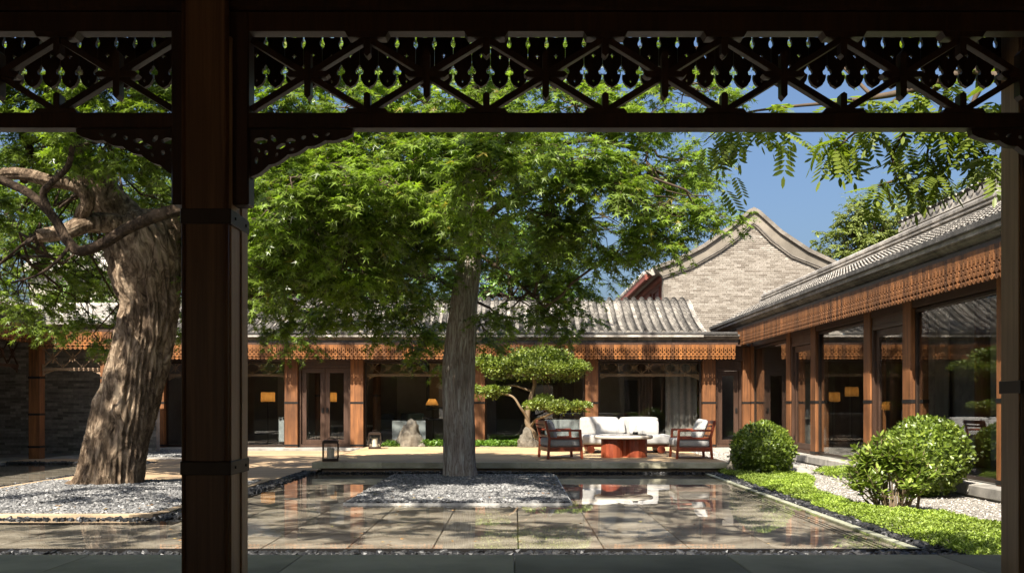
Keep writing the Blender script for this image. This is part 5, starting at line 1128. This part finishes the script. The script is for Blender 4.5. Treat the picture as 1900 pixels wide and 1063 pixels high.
puffs(C, [
    (270, 300, 16.4, 85, 55, 13, .13), (300, 370, 16.6, 60, 45, 9, .13), (220, 270, 13.4, 75, 40, 10, .14), (330, 270, 14.0, 60, 40, 8, .14), (150, 255, 13.4, 75, 30, 9, .14), (60, 260, 14.4, 75, 40, 10, .13),
    (40, 300, 16.0, 80, 50, 11, .13), (110, 320, 17.2, 80, 50, 11, .125), (30, 390, 16.6, 75, 50, 11, .125), (60, 470, 16.4, 80, 45, 12, .125), (30, 540, 16.4, 75, 45, 11, .125), (120, 500, 17.6, 60, 40, 9, .12),
    (160, 560, 18.6, 60, 40, 8, .12), (90, 580, 18.2, 60, 35, 8, .12), (200, 500, 18.0, 45, 40, 7, .12), (180, 610, 19.0, 35, 28, 5, .115), (195, 650, 19.4, 22, 25, 3, .115), (100, 430, 18.2, 60, 40, 8, .12), (250, 340, 18.4, 70, 50, 9, .12), (150, 400, 19.0, 90, 60, 13, .12), (60, 340, 18.6, 90, 60, 13, .12), (20, 460, 18.4, 80, 50, 12, .12), (170, 470, 19.4, 70, 50, 10, .12), (310, 310, 17.4, 60, 50, 9, .12), (330, 420, 18.6, 50, 60, 8, .12), (320, 520, 19.0, 40, 60, 8, .12), (330, 590, 19.4, 30, 30, 4, .12),
    (300, 210, 13.6, 90, 45, 12, .14), (200, 160, 13.8, 100, 50, 13, .14), (80, 190, 14.0, 95, 50, 12, .14), (-40, 230, 14.2, 90, 60, 11, .14), (380, 160, 13.8, 90, 50, 11, .14), (440, 220, 13.8, 80, 50, 11, .14),
    (60, 90, 14.0, 110, 50, 11, .14), (240, 80, 13.8, 110, 50, 11, .14), (400, 60, 13.6, 100, 50, 9, .14), (420, 350, 14.4, 70, 60, 10, .14), (420, 470, 15.0, 60, 60, 9, .135), (-60, 380, 15, 80, 60, 9, .13),
    (460, 520, 15.4, 55, 45, 8, .135), (60, -120, 12.4, 150, 70, 9, .14), (330, -200, 10.8, 150, 70, 3, .14), (-160, -220, 10.6, 170, 80, 8, .14), (200, -60, 13.0, 130, 60, 8, .14),
], tw=7, lv=7)
C.limb([sv(-120, -150, 11), (-6.2, 8.6, 6.2), (-4.6, 7.4, 5.7), (-2.4, 5.8, 5.6), (-.4, 5.5, 5.5)], .08, .02)
C.limb([(-4.6, 7.4, 5.7), (-3.6, 8.4, 5.8), (-2.2, 9.0, 5.9)], .04, .015)
for c in ((-5.6, 7.6, 5.6), (-4.9, 6.6, 5.3), (-4.0, 7.4, 5.4), (-3.4, 6.3, 5.2), (-2.6, 7.2, 5.3), (-1.7, 6.4, 5.1), (-1.1, 7.3, 5.2), (-.2, 6.5, 5.1), (-3.2, 8.4, 5.7), (-1.9, 8.5, 5.7), (.5, 7.2, 5.2), (1.0, 6.4, 5.1), (-.4, 8.2, 5.6), (-6.4, 6.6, 5.4), (-4.3, 8.6, 5.9), (-5.6, 5.9, 5.2)):
    C.puff((c[0], c[1]-.6, c[2]), (.52, .46, .2), 5, tw=6, lv=7, size=.16)
for c in ((-6.2, 7.0, 6.8), (-5.2, 7.6, 6.8), (-4.4, 8.6, 6.9), (-5.8, 8.8, 7.0), (-5.0, 9.4, 7.0), (-6.4, 9.4, 7.0), (-1.6, 7.6, 6.6), (-.6, 8.2, 6.7), (.4, 7.6, 6.6), (.9, 8.8, 6.8), (-1.2, 9.0, 6.9)):
    C.puff(c, (.6, .55, .25), 5, tw=6, lv=7, size=.15)
C.limb([(-5.8, 7.4, 7.4), (-7.4, 8.2, 7.6), (-8.8, 7.6, 7.4)], .05, .02); C.limb([sv(330, -260, 10.3), (-2.8, 9.2, 8.2), (-1.8, 8.6, 8.2)], .05, .02)
for c in ((-9.2, 7.2, 7.0), (-8.4, 8.4, 7.2), (-7.6, 7.2, 7.0), (-9.0, 9.6, 7.2), (-7.8, 9.8, 7.4), (-6.8, 8.8, 7.3), (-6.6, 10.2, 7.2), (-8.8, 10.8, 7.0), ):
    C.puff(c, (.75, .7, .35), 6, tw=6, lv=7, size=.14)
print('old tree leaves', C.build(ot, M['leaf_old'], M['bark_limb']))

# pinnate-leaved tree overhanging from the upper right
pt = thing('pinnate_tree', 'overhanging tree with long feathery leaves at the upper right', 'tree', (5.5, 6.3, 0))
pb = MB(); rr = random.Random(31); leafspots = []
LP_v = []; LP_f = []
for i in range(15):
    t = .12+.86*(i//2)/7; side = 0 if i == 14 else (1 if i % 2 else -1)
    x0 = t if i < 14 else 1.0; d = Vector((.45, side*.9, 0)).normalized() if side else Vector((1, 0, 0)); n_ = Vector((-d.y, d.x, 0)); L = .34 if i > 1 else .26; c = Vector((x0, 0, -.25*x0*x0))
    b = len(LP_v)
    for s, wv in ((0, 0), (.3, -.085), (.7, -.075), (1, 0), (.7, .075), (.3, .085)): LP_v.append(tuple(c+d*(L*s)+n_*wv*L*1.9+Vector((0, 0, -.25*s*L-.05*abs(wv)))))
    LP_f += [(b, b+1, b+2), (b, b+2, b+3), (b, b+3, b+4), (b, b+4, b+5)]
LP = np_mesh('leaf', np.array(LP_v), np.array(LP_f), M['leaf_pinnate'])
stem_b = MB().tube([(0, 0, 0), (.5, 0, -.06), (1.0, 0, -.25)], [.012, .008, .004], 4)
place('trunk', bark_tube('trunk', [(5.5, 6.3, -.2, .24), (5.4, 6.2, 2, .21), (5.25, 6.05, 4.0, .19), (5.05, 5.9, 5.4, .16), (4.9, 5.8, 7.0, .08)], M['bark_mid'], 40, 60, 6, .6, .02), pt)
NEAR = .66
def near(p): return (p[0]*NEAR, p[1]*NEAR, CAMZ+(p[2]-CAMZ)*NEAR)
def pl_limb(pts, r0, r1, nl, spread=.25, lsz=(.18, .26)):
    pts = [near(p) for p in pts]; r0 *= NEAR; r1 *= NEAR
    qq = spline(pts, 16); pb.tube([tuple(x) for x in qq], [r0+(r1-r0)*i/16 for i in range(17)], 6)
    for k in range(nl):
        i = rr.randint(5, 16); p = Vector(qq[i]); a = rr.uniform(0, 2*math.pi); leafspots.append((p + Vector((rr.uniform(-1, 1), rr.uniform(-1, 1), rr.uniform(-.5, .5)))*spread*.3, a, rr.uniform(-.15, .95), rr.uniform(*lsz)))
D = 9.5
trk = (7.6, 8.9, 7.6)
main = [trk, sv(1960, 90, 8.8), sv(1800, 130, 9.0), sv(1680, 170, 9.2), sv(1560, 190, 9.6)]
pl_limb(main, .07, .02, 26)
pl_limb([sv(1800, 130, 9.0), sv(1730, 170, 9.2), sv(1690, 230, 9.3), sv(1655, 290, 9.4), sv(1675, 325, 9.4), sv(1630, 345, 9.4)], .03, .008, 30)
pl_limb([sv(1860, 110, 8.9), sv(1810, 180, 9.0), sv(1800, 240, 9.0), sv(1830, 290, 9.1), sv(1850, 300, 9.1)], .03, .008, 26)
pl_limb([sv(1680, 170, 9.2), sv(1620, 220, 9.4), sv(1570, 260, 9.6), sv(1545, 285, 9.6)], .02, .006, 22)
pl_limb([sv(1760, 150, 9.1), sv(1740, 220, 9.1), sv(1720, 290, 9.2), sv(1735, 320, 9.2)], .02, .006, 22)
pl_limb([sv(1560, 190, 9.6), sv(1450, 200, 10.2), sv(1370, 215, 10.6), sv(1310, 260, 10.8)], .02, .006, 26)
pl_limb([sv(1620, 180, 9.4), sv(1520, 90, 9.8), sv(1400, 60, 10.4)], .02, .006, 12)
pl_limb([sv(1880, 80, 8.9), sv(1780, 60, 9.2), sv(1650, 70, 9.4)], .02, .006, 24)
for x, y, D_, n_ in ((1360, 265, 10.6, 5), (1340, 345, 10.8, 2), (1400, 255, 10.5, 4), (1540, 250, 9.7, 5), (1480, 245, 10, 3), (1850, 200, 9.0, 8), (1760, 230, 9.1, 8), (1700, 200, 9.2, 8)):
    for k in range(n_): leafspots.append((Vector(near(sv(x+rr.uniform(-30, 30), y+rr.uniform(-25, 15), D_))), rr.uniform(0, 6.28), rr.uniform(.2, 1.1), rr.uniform(.18, .26)))
for p, a, tl_, s in leafspots[:300]:
    place('leaf', LP, pt, p, rot=(rr.uniform(-.4, .4), tl_, a), scale=(s, s, s))
b = place('branches', pb.mesh('branches', M['twig'], smooth=True, norm=False), pt); b['kind'] = 'stuff'

# far trees
def far_tree(name, label, base, h, puffl, seed, size=.17, mat='leaf_far', tr=.2, tw=6):
    t = thing(name, label, 'tree', base, group='trees beyond the roofs'); C = Crown(seed)
    place('trunk', bark_tube('trunk', [(base[0], base[1], base[2]-.2, tr), (base[0]+.1, base[1], base[2]+h*.5, tr*.8), (base[0], base[1], base[2]+h, tr*.3)], M['bark_limb'], 14, 20, 3, 1, .02), t)
    C.skel += [(Vector((base[0], base[1], base[2]+h*f)), .1) for f in (.4, .55, .7, .85)]
    for c, r, ns in puffl: C.puff(c, r, int(ns*1.3), tw=tw+1, lv=7, size=size, br=.05, spread=.5)
    C.build(t, M[mat], M['bark_limb'], OVAL)
far_tree('far_tree', 'bushy green tree between the gable and the tall roof', (16.6, 46, 0), 8, [((15.6, 46, 8.2), (1.6, 1.5, 1.6), 44), ((16.9, 46, 9.2), (1.5, 1.4, 1.5), 44), ((18.2, 46, 8.6), (1.6, 1.4, 1.5), 40), ((14.8, 46, 7.4), (1.0, 1, 1.0), 20), ((17.2, 46, 7.4), (2.0, 1.5, 1.4), 40), ((16.2, 46, 10.3), (1.0, .8, .8), 18), ((18.6, 46, 9.9), (.9, .8, .9), 16)], 41, .22)
far_tree('far_tree', 'light green feathery tree above the tall roof on the right', (20.0, 43, 0), 10, [((19.2, 43, 9.6), (1.5, 1.4, 1.2), 40), ((20.4, 43, 10.4), (1.4, 1.4, 1.1), 36), ((18.0, 43, 9.9), (1.0, .9, 1.0), 22), ((21.6, 43, 11.0), (1.0, 1, 1.0), 20), ((19.6, 43, 8.4), (1.6, 1.4, 1.2), 30), ((22.4, 43, 10.4), (1.3, 1, 1.2), 20), ((20.9, 43, 11.4), (.6, .5, .7), 10)], 42, .22)
far_tree('far_tree', 'bright green tree rising behind the rear roof near the middle tree', (-.2, 35, 0), 6, [((-.8, 35, 5.2), (1.6, 1.5, 1.2), 24), ((.8, 35, 5.8), (1.4, 1.4, 1.3), 22), ((-.2, 35, 6.9), (1.5, 1.4, 1.1), 22), ((1.6, 35, 4.8), (.8, 1, .8), 10), ((-2.4, 35, 5.4), (1.2, 1.2, 1.2), 16), ((.4, 35, 8.0), (1.2, 1.2, 1.0), 14), ((-1.6, 35, 7.8), (1.2, 1.2, 1.0), 14)], 43, .19, 'leaf_cover')
far_tree('far_tree', 'bright green tree rising behind the rear roof left of the dark pillar', (-9.0, 36, 0), 6, [((-9.8, 36, 5.4), (1.8, 1.5, 1.3), 22), ((-8.0, 36, 6.2), (1.8, 1.4, 1.3), 22), ((-6.0, 36, 5.6), (1.6, 1.4, 1.2), 18), ((-9.0, 36, 7.8), (1.8, 1.4, 1.1), 18), ((-11.6, 36, 6.6), (1.5, 1.4, 1.4), 18)], 44, .20)
far_tree('far_tree', 'wide green tree filling the gap behind the rear roof ridge', (-5.0, 34, 0), 6, [((-5.8, 34, 5.4), (1.5, 1.2, 1.2), 20), ((-4.2, 34, 5.4), (1.4, 1.2, 1.1), 20), ((-3.0, 34, 6.6), (1.3, 1.2, 1.2), 18), ((-6.6, 34, 6.8), (1.5, 1.2, 1.2), 18), ((-4.9, 34, 7.4), (1.5, 1.2, 1.2), 18), ((-7.6, 34, 5.2), (1.1, 1.2, 1.0), 14)], 47, .19, 'leaf_cover')
far_tree('far_tree', 'leafy sapling behind the left corridor wall', (-11.4, 28.0, 0), 4, [((-11.9, 28, 4.0), (1.0, .8, .7), 18), ((-12.6, 28, 4.6), (.9, .8, .6), 12), ((-11.0, 28, 4.6), (.9, .8, .6), 12)], 45, .14, 'leaf_cover', .06)
far_tree('far_tree', 'tall leafy tree behind the far left corridor roof', (-19, 30, 0), 8, [((-17.0, 30, 5.6), (1.6, 1.4, 1.4), 20), ((-18.6, 30, 7.2), (1.8, 1.4, 1.5), 22), ((-16.0, 30, 7.8), (1.6, 1.4, 1.4), 18)], 46, .19)
fb = thing('far_building', 'pale plastered building glimpsed behind the old tree', 'building', (-18, 42, 0))
place('wall', MB().box(-21, -16.0, 42, 46, 0, 7.0).mesh('wall', M['far_plaster']), fb)
place('roof', MB().extrude([(41.6, 7.0), (44, 8.3), (46.4, 7.0)], -21.4, -15.6).mesh('roof', M['tile']), fb)

# bonsai-trained tree by the deck
bt = thing('cloud_pruned_tree', 'cloud-pruned small tree with flat leaf pads behind the left armchair', 'tree', (.55, 24.9, .15))
BY = 24.9; bk = BY/1800
def limb_b(pts, r0, r1, name='trunk'): n = len(pts); place(name, bark_tube(name, [(*p, r0+(r1-r0)*i/(n-1)) for i, p in enumerate(pts)], M['stem'], 14, 30, 2, 2, .008, .12, q.uniform(0, 30)), bt)
limb_b([sv(1000, 832, BY), sv(990, 805, BY), sv(979, 785, BY), sv(980, 760, BY), sv(986, 735, BY), sv(992, 712, BY), sv(988, 690, BY)], .085, .045)
limb_b([sv(983, 790, BY), sv(975, 770, 24.8), sv(965, 755, 24.7), sv(950, 735, 24.7), sv(920, 728, 24.8)], .04, .02, 'limb')
limb_b([sv(984, 792, BY), sv(995, 778, 24.6), sv(1015, 770, 24.4), sv(1040, 757, 24.3)], .035, .02, 'limb')
limb_b([sv(984, 725, BY), sv(950, 715, BY), sv(915, 722, BY)], .025, .015, 'limb'); limb_b([sv(990, 705, BY), sv(1030, 690, BY), sv(1060, 685, BY)], .03, .015, 'limb')
def pad(root, cx, cy, Y, rx, ry, rz, n, seed, size=.05, mat='leaf_bonsai', name='leaf_pad'):
    r_ = np.random.default_rng(seed); c = np.array(sv(cx, cy, Y))
    # lumpy shell of leaves
    m = max(14, int(rx*26)); lc_ = r_.uniform(-1, 1, (m, 3)); lc_ = lc_[np.sum(lc_[:, :2]**2, 1) < 1.0]; m = len(lc_); lc_[:, 2] = lc_[:, 2]*.45*np.sqrt(np.maximum(0, 1-lc_[:, 0]**2-lc_[:, 1]**2))
    which = r_.integers(0, m, n); d = r_.normal(size=(n, 3)); d /= np.linalg.norm(d, axis=1, keepdims=True); d[:, 2] = np.where(r_.random(n) < .75, np.abs(d[:, 2]), d[:, 2])
    lr = r_.uniform(.6, 1.15, m)*min(rx*.36, .34)
    base = lc_*np.array([rx*.8, ry*.8, rz*.9])
    p = c + base[which] + d*lr[which][:, None]*np.array([1, 1, .72])*(r_.random((n, 1))**.3)
    ax = d + r_.normal(size=(n, 3))*.7; nz = d*.6 + np.array([0, 0, .6]) + r_.normal(size=(n, 3))*.5
    me = scatter(name, OVAL[0]*np.array([1, 1.35, 1]), OVAL[1], p, frames_from(ax, nz), r_.uniform(.65, 1.25, n)*size, M[mat])
    o = place(name, me, root); o['kind'] = 'stuff'; return o
pad(bt, 992, 686, BY, 1.50, .85, .40, 11000, 51, .066); pad(bt, 992, 668, BY, 1.0, .7, .34, 6000, 56, .066); pad(bt, 925, 676, BY, .75, .6, .30, 3000, 55, .064); pad(bt, 1060, 684, BY, .55, .6, .30, 2500, 57, .064)
pad(bt, 912, 727, 24.8, .60, .45, .24, 2600, 52, .062); pad(bt, 984, 749, 24.5, .66, .5, .24, 3200, 53, .062); pad(bt, 1057, 757, 24.2, .58, .45, .28, 3200, 54, .062)

# clipped balls and the loose shrub
def ball_shrub(label, c, r, n, seed, base):
    t = thing('clipped_shrub', label, 'shrub', (c[0], c[1], base), group='clipped round shrubs'); r_ = np.random.default_rng(seed)
    d = r_.normal(size=(n, 3)); d /= np.linalg.norm(d, axis=1, keepdims=True)
    lump = np.array([1+.13*noise.noise(Vector((x[0]*2.3+seed, x[1]*2.3, x[2]*2.3)))+.03*noise.noise(Vector((x[0]*7, x[1]*7+seed, x[2]*7))) for x in d])
    rad = r*lump*(1-.20*r_.random(n)**2.0+np.where(r_.random(n) < .06, r_.uniform(0, .09, n), 0))
    p = np.array(c)+d*rad[:, None]*np.array([1, 1, .95]); k = p[:, 2] > base+.02; p = p[k]; d = d[k]; m = len(p)
    me = scatter('foliage', OVAL[0]*np.array([1, 1.3, 1]), OVAL[1], p, frames_from(d*.5+r_.normal(size=(m, 3))*.7+np.array([0, 0, .3]), d*.8+r_.normal(size=(m, 3))*.55), r_.uniform(.6, 1.25, m)*.058, M['leaf_box'])
    o = place('foliage', me, t); o['kind'] = 'stuff'
    cm = MB().lathe([(r*.2, base-c[2]), (r*.62, -.5*r), (r*.78, 0), (r*.6, .5*r), (r*.1, .78*r)], 18, c).mesh('inner_foliage', M['leaf_box'], smooth=True); i_ = place('inner_foliage', cm, t)
    st = MB(); rs = random.Random(seed)
    for i in range(7): a = i*.9; st.tube([(c[0]+.05*math.cos(a), c[1]+.05*math.sin(a), base-.03), (c[0]+.25*math.cos(a), c[1]+.25*math.sin(a), c[2])], [.018, .008], 5)
    s_ = place('stems', st.mesh('stems', M['stem'], norm=False), t); s_['kind'] = 'stuff'
ball_shrub('clipped round shrub beside the deck end and the groundcover', (4.42, 17.3, .44), .54, 7500, 61, .0)
ball_shrub('clipped round shrub behind the loose shrub near the right gallery', (5.72, 13.45, .57), .56, 8000, 62, .0)
ls_ = thing('loose_shrub', 'loose multi-stemmed shrub with pointed leaves at the edge of the groundcover', 'shrub', (4.5, 11.5, 0))
r_ = random.Random(63); st = MB(); lp = []; la = []; ln = []; lsz = []
for i in range(42):
    a = r_.uniform(0, 6.28); rd = r_.uniform(.02, .20); el = r_.uniform(.15, 1.0); b0 = Vector((4.5+rd*math.cos(a)*1.3, 11.5+rd*math.sin(a), 0))
    sp_ = math.sqrt(r_.random())*.60; tip = Vector((4.45+sp_*math.cos(a)*1.0, 11.5+sp_*math.sin(a)*.75, .88-.55*(sp_/.6)**2*r_.uniform(.5, 1.1)+r_.uniform(-.06, .05)))
    w_ = wig(r_, b0, tip, 5, .10, .08); st.tube(w_, [.012-.0017*j for j in range(6)], 5)
    for j in range(3):
        e_ = w_[3]+Vector((r_.uniform(-.2, .2), r_.uniform(-.2, .2), r_.uniform(.02, .22))); st.tube([w_[3], e_], [.005, .003], 3)
        for m in range(16):
            pp = w_[3].lerp(e_, .3+.7*m/15); dd = Vector((r_.uniform(-1, 1), r_.uniform(-1, 1), r_.uniform(-.2, .8))).normalized(); lp.append(pp+dd*.02); la.append(dd); ln.append(Vector((r_.gauss(0, .4), r_.gauss(0, .4), 1))); lsz.append(r_.uniform(.06, .10))
    for m in range(44):
        t = r_.uniform(.45 if sp_ < .4 else .3, 1.0); i0 = min(4, int(t*5)); pp = w_[i0].lerp(w_[i0+1], t*5-i0); dd = Vector((r_.uniform(-1, 1), r_.uniform(-1, 1), r_.uniform(-.15, .9))).normalized()
        lp.append(pp+dd*.03); la.append(dd); ln.append(Vector((r_.gauss(0, .4), r_.gauss(0, .4), 1))); lsz.append(r_.uniform(.065, .11))
o = place('foliage', scatter('foliage', OVAL[0]*np.array([1, .95, 1]), OVAL[1], np.array([tuple(p) for p in lp]), frames_from(np.array([tuple(p) for p in la]), np.array([tuple(p) for p in ln])), np.array(lsz), M['leaf_shrub']), ls_); o['kind'] = 'stuff'
o = place('stems', st.mesh('stems', M['stem'], norm=False), ls_); o['kind'] = 'stuff'

# groundcover
def cover(name, label, poly, n, h, size, mat, seed, z=0.0, tm=SPRIG, up=.8):
    r_ = np.random.default_rng(seed); P_ = np.array(poly); x = r_.uniform(P_[:, 0].min(), P_[:, 0].max(), n); y = r_.uniform(P_[:, 1].min(), P_[:, 1].max(), n)
    ins = np.zeros(n, bool); dist = np.full(n, 9.0)
    for i in range(len(P_)):
        a, b = P_[i], P_[(i+1) % len(P_)]
        cnd = ((a[1] > y) != (b[1] > y)) & (x < (b[0]-a[0])*(y-a[1])/(b[1]-a[1]+1e-9)+a[0]); ins ^= cnd
        t = np.clip(((x-a[0])*(b[0]-a[0])+(y-a[1])*(b[1]-a[1]))/((b-a)**2).sum(), 0, 1); dist = np.minimum(dist, np.hypot(x-a[0]-t*(b[0]-a[0]), y-a[1]-t*(b[1]-a[1])))
    nz_ = np.array([noise.noise(Vector((u*2.2, v*2.2, seed))) + .6*noise.noise(Vector((u*6, v*6, seed))) for u, v in zip(x, y)])
    keep = ins & (dist > .03*(1+nz_)); x, y, dist, nz_ = x[keep], y[keep], dist[keep], nz_[keep]; m = len(x)
    hh = h*np.minimum(1, dist/.12)**.6*(1+.35*nz_)
    hh = hh*(1+.25*np.sin(x*9+3*nz_)*np.sin(y*7)); zz = z+hh*(.35+.65*r_.random(m)**.5)
    a = r_.uniform(0, 6.28, m); ax = np.stack([np.cos(a), np.sin(a), r_.uniform(-.2, 1.2, m)*up], 1)
    me = scatter(name, tm[0], tm[1], np.stack([x, y, zz], 1), frames_from(ax, np.stack([r_.normal(0, .5, m), r_.normal(0, .5, m), np.ones(m)], 1)), r_.uniform(.6, 1.3, m)*size, M[mat])
    return tag(place(name, me), label, 'groundcover', kind='stuff')
cover('groundcover', 'bright green feathery groundcover strip along the right edge of the pool', [(3.74, 18.5), (4.05, 18.4), (5.15, 16.9), (5.05, 16.2), (4.66, 15.2), (4.30, 13.6), (4.26, 12.0), (4.42, 11.3), (4.80, 10.7), (5.0, 9.7), (5.2, 8.6), (5.3, 7.8), (3.72, 7.8), (3.70, 9), (3.72, 13), (3.76, 17)], 200000, .10, .031, 'leaf_sedum', 71)
cover('groundcover_patch', 'small green groundcover patch beyond the loose shrub by the plinth', [(5.5, 17.0), (6.1, 16.6), (6.2, 17.6), (5.9, 18.3), (5.5, 18.0)], 9000, .12, .04, 'leaf_sedum', 72)
cover('rock_groundcover', 'leafy green groundcover around the big standing rock', [(-3.5, 24.8), (-1.0, 24.8), (-.9, 25.5), (-3.3, 25.5)], 5200, .16, .075, 'leaf_cover', 73, .15, OVAL)
cover('bonsai_groundcover', 'leafy green groundcover left of the cloud-pruned tree', [(-1.2, 24.78), (.4, 24.8), (.4, 25.8), (-1.2, 25.8)], 4000, .15, .075, 'leaf_cover', 74, .15, OVAL)

fl = np.random.default_rng(91); nf = 260
fx = np.concatenate([fl.uniform(-2.1, .65, 70), fl.uniform(-7.5, -4.2, 70), fl.uniform(-3.6, 3.5, 60), fl.uniform(-3.6, 3.9, 60)]); fy = np.concatenate([fl.uniform(12.6, 17.2, 70), fl.uniform(11.1, 15.8, 70), fl.uniform(8.7, 12.3, 60), fl.uniform(18.2, 24.5, 60)]); fz = np.concatenate([np.full(70, .062), np.full(70, .075), np.full(60, .004), np.full(60, .206)])
fa = fl.uniform(0, 6.28, nf)
tag(place('fallen_leaves', scatter('fallen_leaves', MAPLE[0], MAPLE[1], np.stack([fx, fy, fz], 1), frames_from(np.stack([np.cos(fa), np.sin(fa), fl.normal(0, .1, nf)], 1), np.stack([fl.normal(0, .2, nf), fl.normal(0, .2, nf), np.ones(nf)], 1)), fl.uniform(.03, .055, nf), island_mat('dry_leaf', [(0, (0.16, 0.07, 0.02)), (.6, (0.30, 0.17, 0.05)), (1, (0.20, 0.22, 0.05))], .7))), 'few dry leaves fallen on gravel, pool and deck', 'leaves', kind='stuff')
# rocks
def rock(name, label, loc, s, seed, mat='rock', cat='rock', sub=4, amp=.35, group=None, peak=0.0):
    bm = bmesh.new(); bmesh.ops.create_icosphere(bm, subdivisions=sub, radius=1)
    for v in bm.verts:
        p = v.co.copy(); n1 = noise.noise(p*1.1+Vector((seed, 0, 0))); n2 = abs(noise.noise(p*2.3+Vector((0, seed, 0)))); n3 = noise.noise(p*6+Vector((0, 0, seed)))
        n4 = abs(noise.noise(p*4.2+Vector((seed*2, 3, 0)))); f = 1+amp*n1-amp*.8*n2-amp*.5*n4+amp*.18*n3
        v.co = Vector((p.x*f*s[0]*(1-peak*max(0, p.z)), p.y*f*s[1], max(-.35, p.z*f)*s[2]))
    me = bpy.data.meshes.new(name); bm.to_mesh(me); bm.free(); me.materials.append(M[mat])
    me.polygons.foreach_set('use_smooth', [True]*len(me.polygons))
    return tag(place(name, me, None, loc), label, cat, group)
rock('rock', 'tall pointed scholar rock standing in green groundcover before the window', (-2.68, 25.0, .28), (.40, .33, .62), 7.1, peak=.12, amp=.30)
rock('rock', 'squat pale rock at the foot of the cloud-pruned tree', (.33, 24.55, .26), (.30, .24, .40), 5.7, peak=.2)
rock('rock', 'small dark upright stone between deck end and clipped shrub', (3.98, 17.62, .10), (.12, .16, .40), 8.1)
rock('rock', 'small white stone beside the tall rock', (-2.36, 24.72, .22), (.10, .09, .08), 3.3, sub=3)
for i, (x, y, sx, sy, lab) in enumerate(((5.15, 17.9, .42, .26, 'nearest flat stepping stone behind the clipped round shrub'), (5.45, 19.4, .36, .24, 'middle flat stepping stone towards the right gallery'), (5.2, 20.7, .38, .26, 'farthest flat stepping stone towards the rear gallery'))):
    rock('stepping_stone', lab, (x, y, .03), (sx, sy, .10), 12.3+i*3, 'step', 'stepping stone', 3, .25, 'stepping stones in the gravel')
print('objects', len(bpy.data.objects), 'tris', sum(len(m.loops)-2*len(m.polygons) for m in bpy.data.meshes))
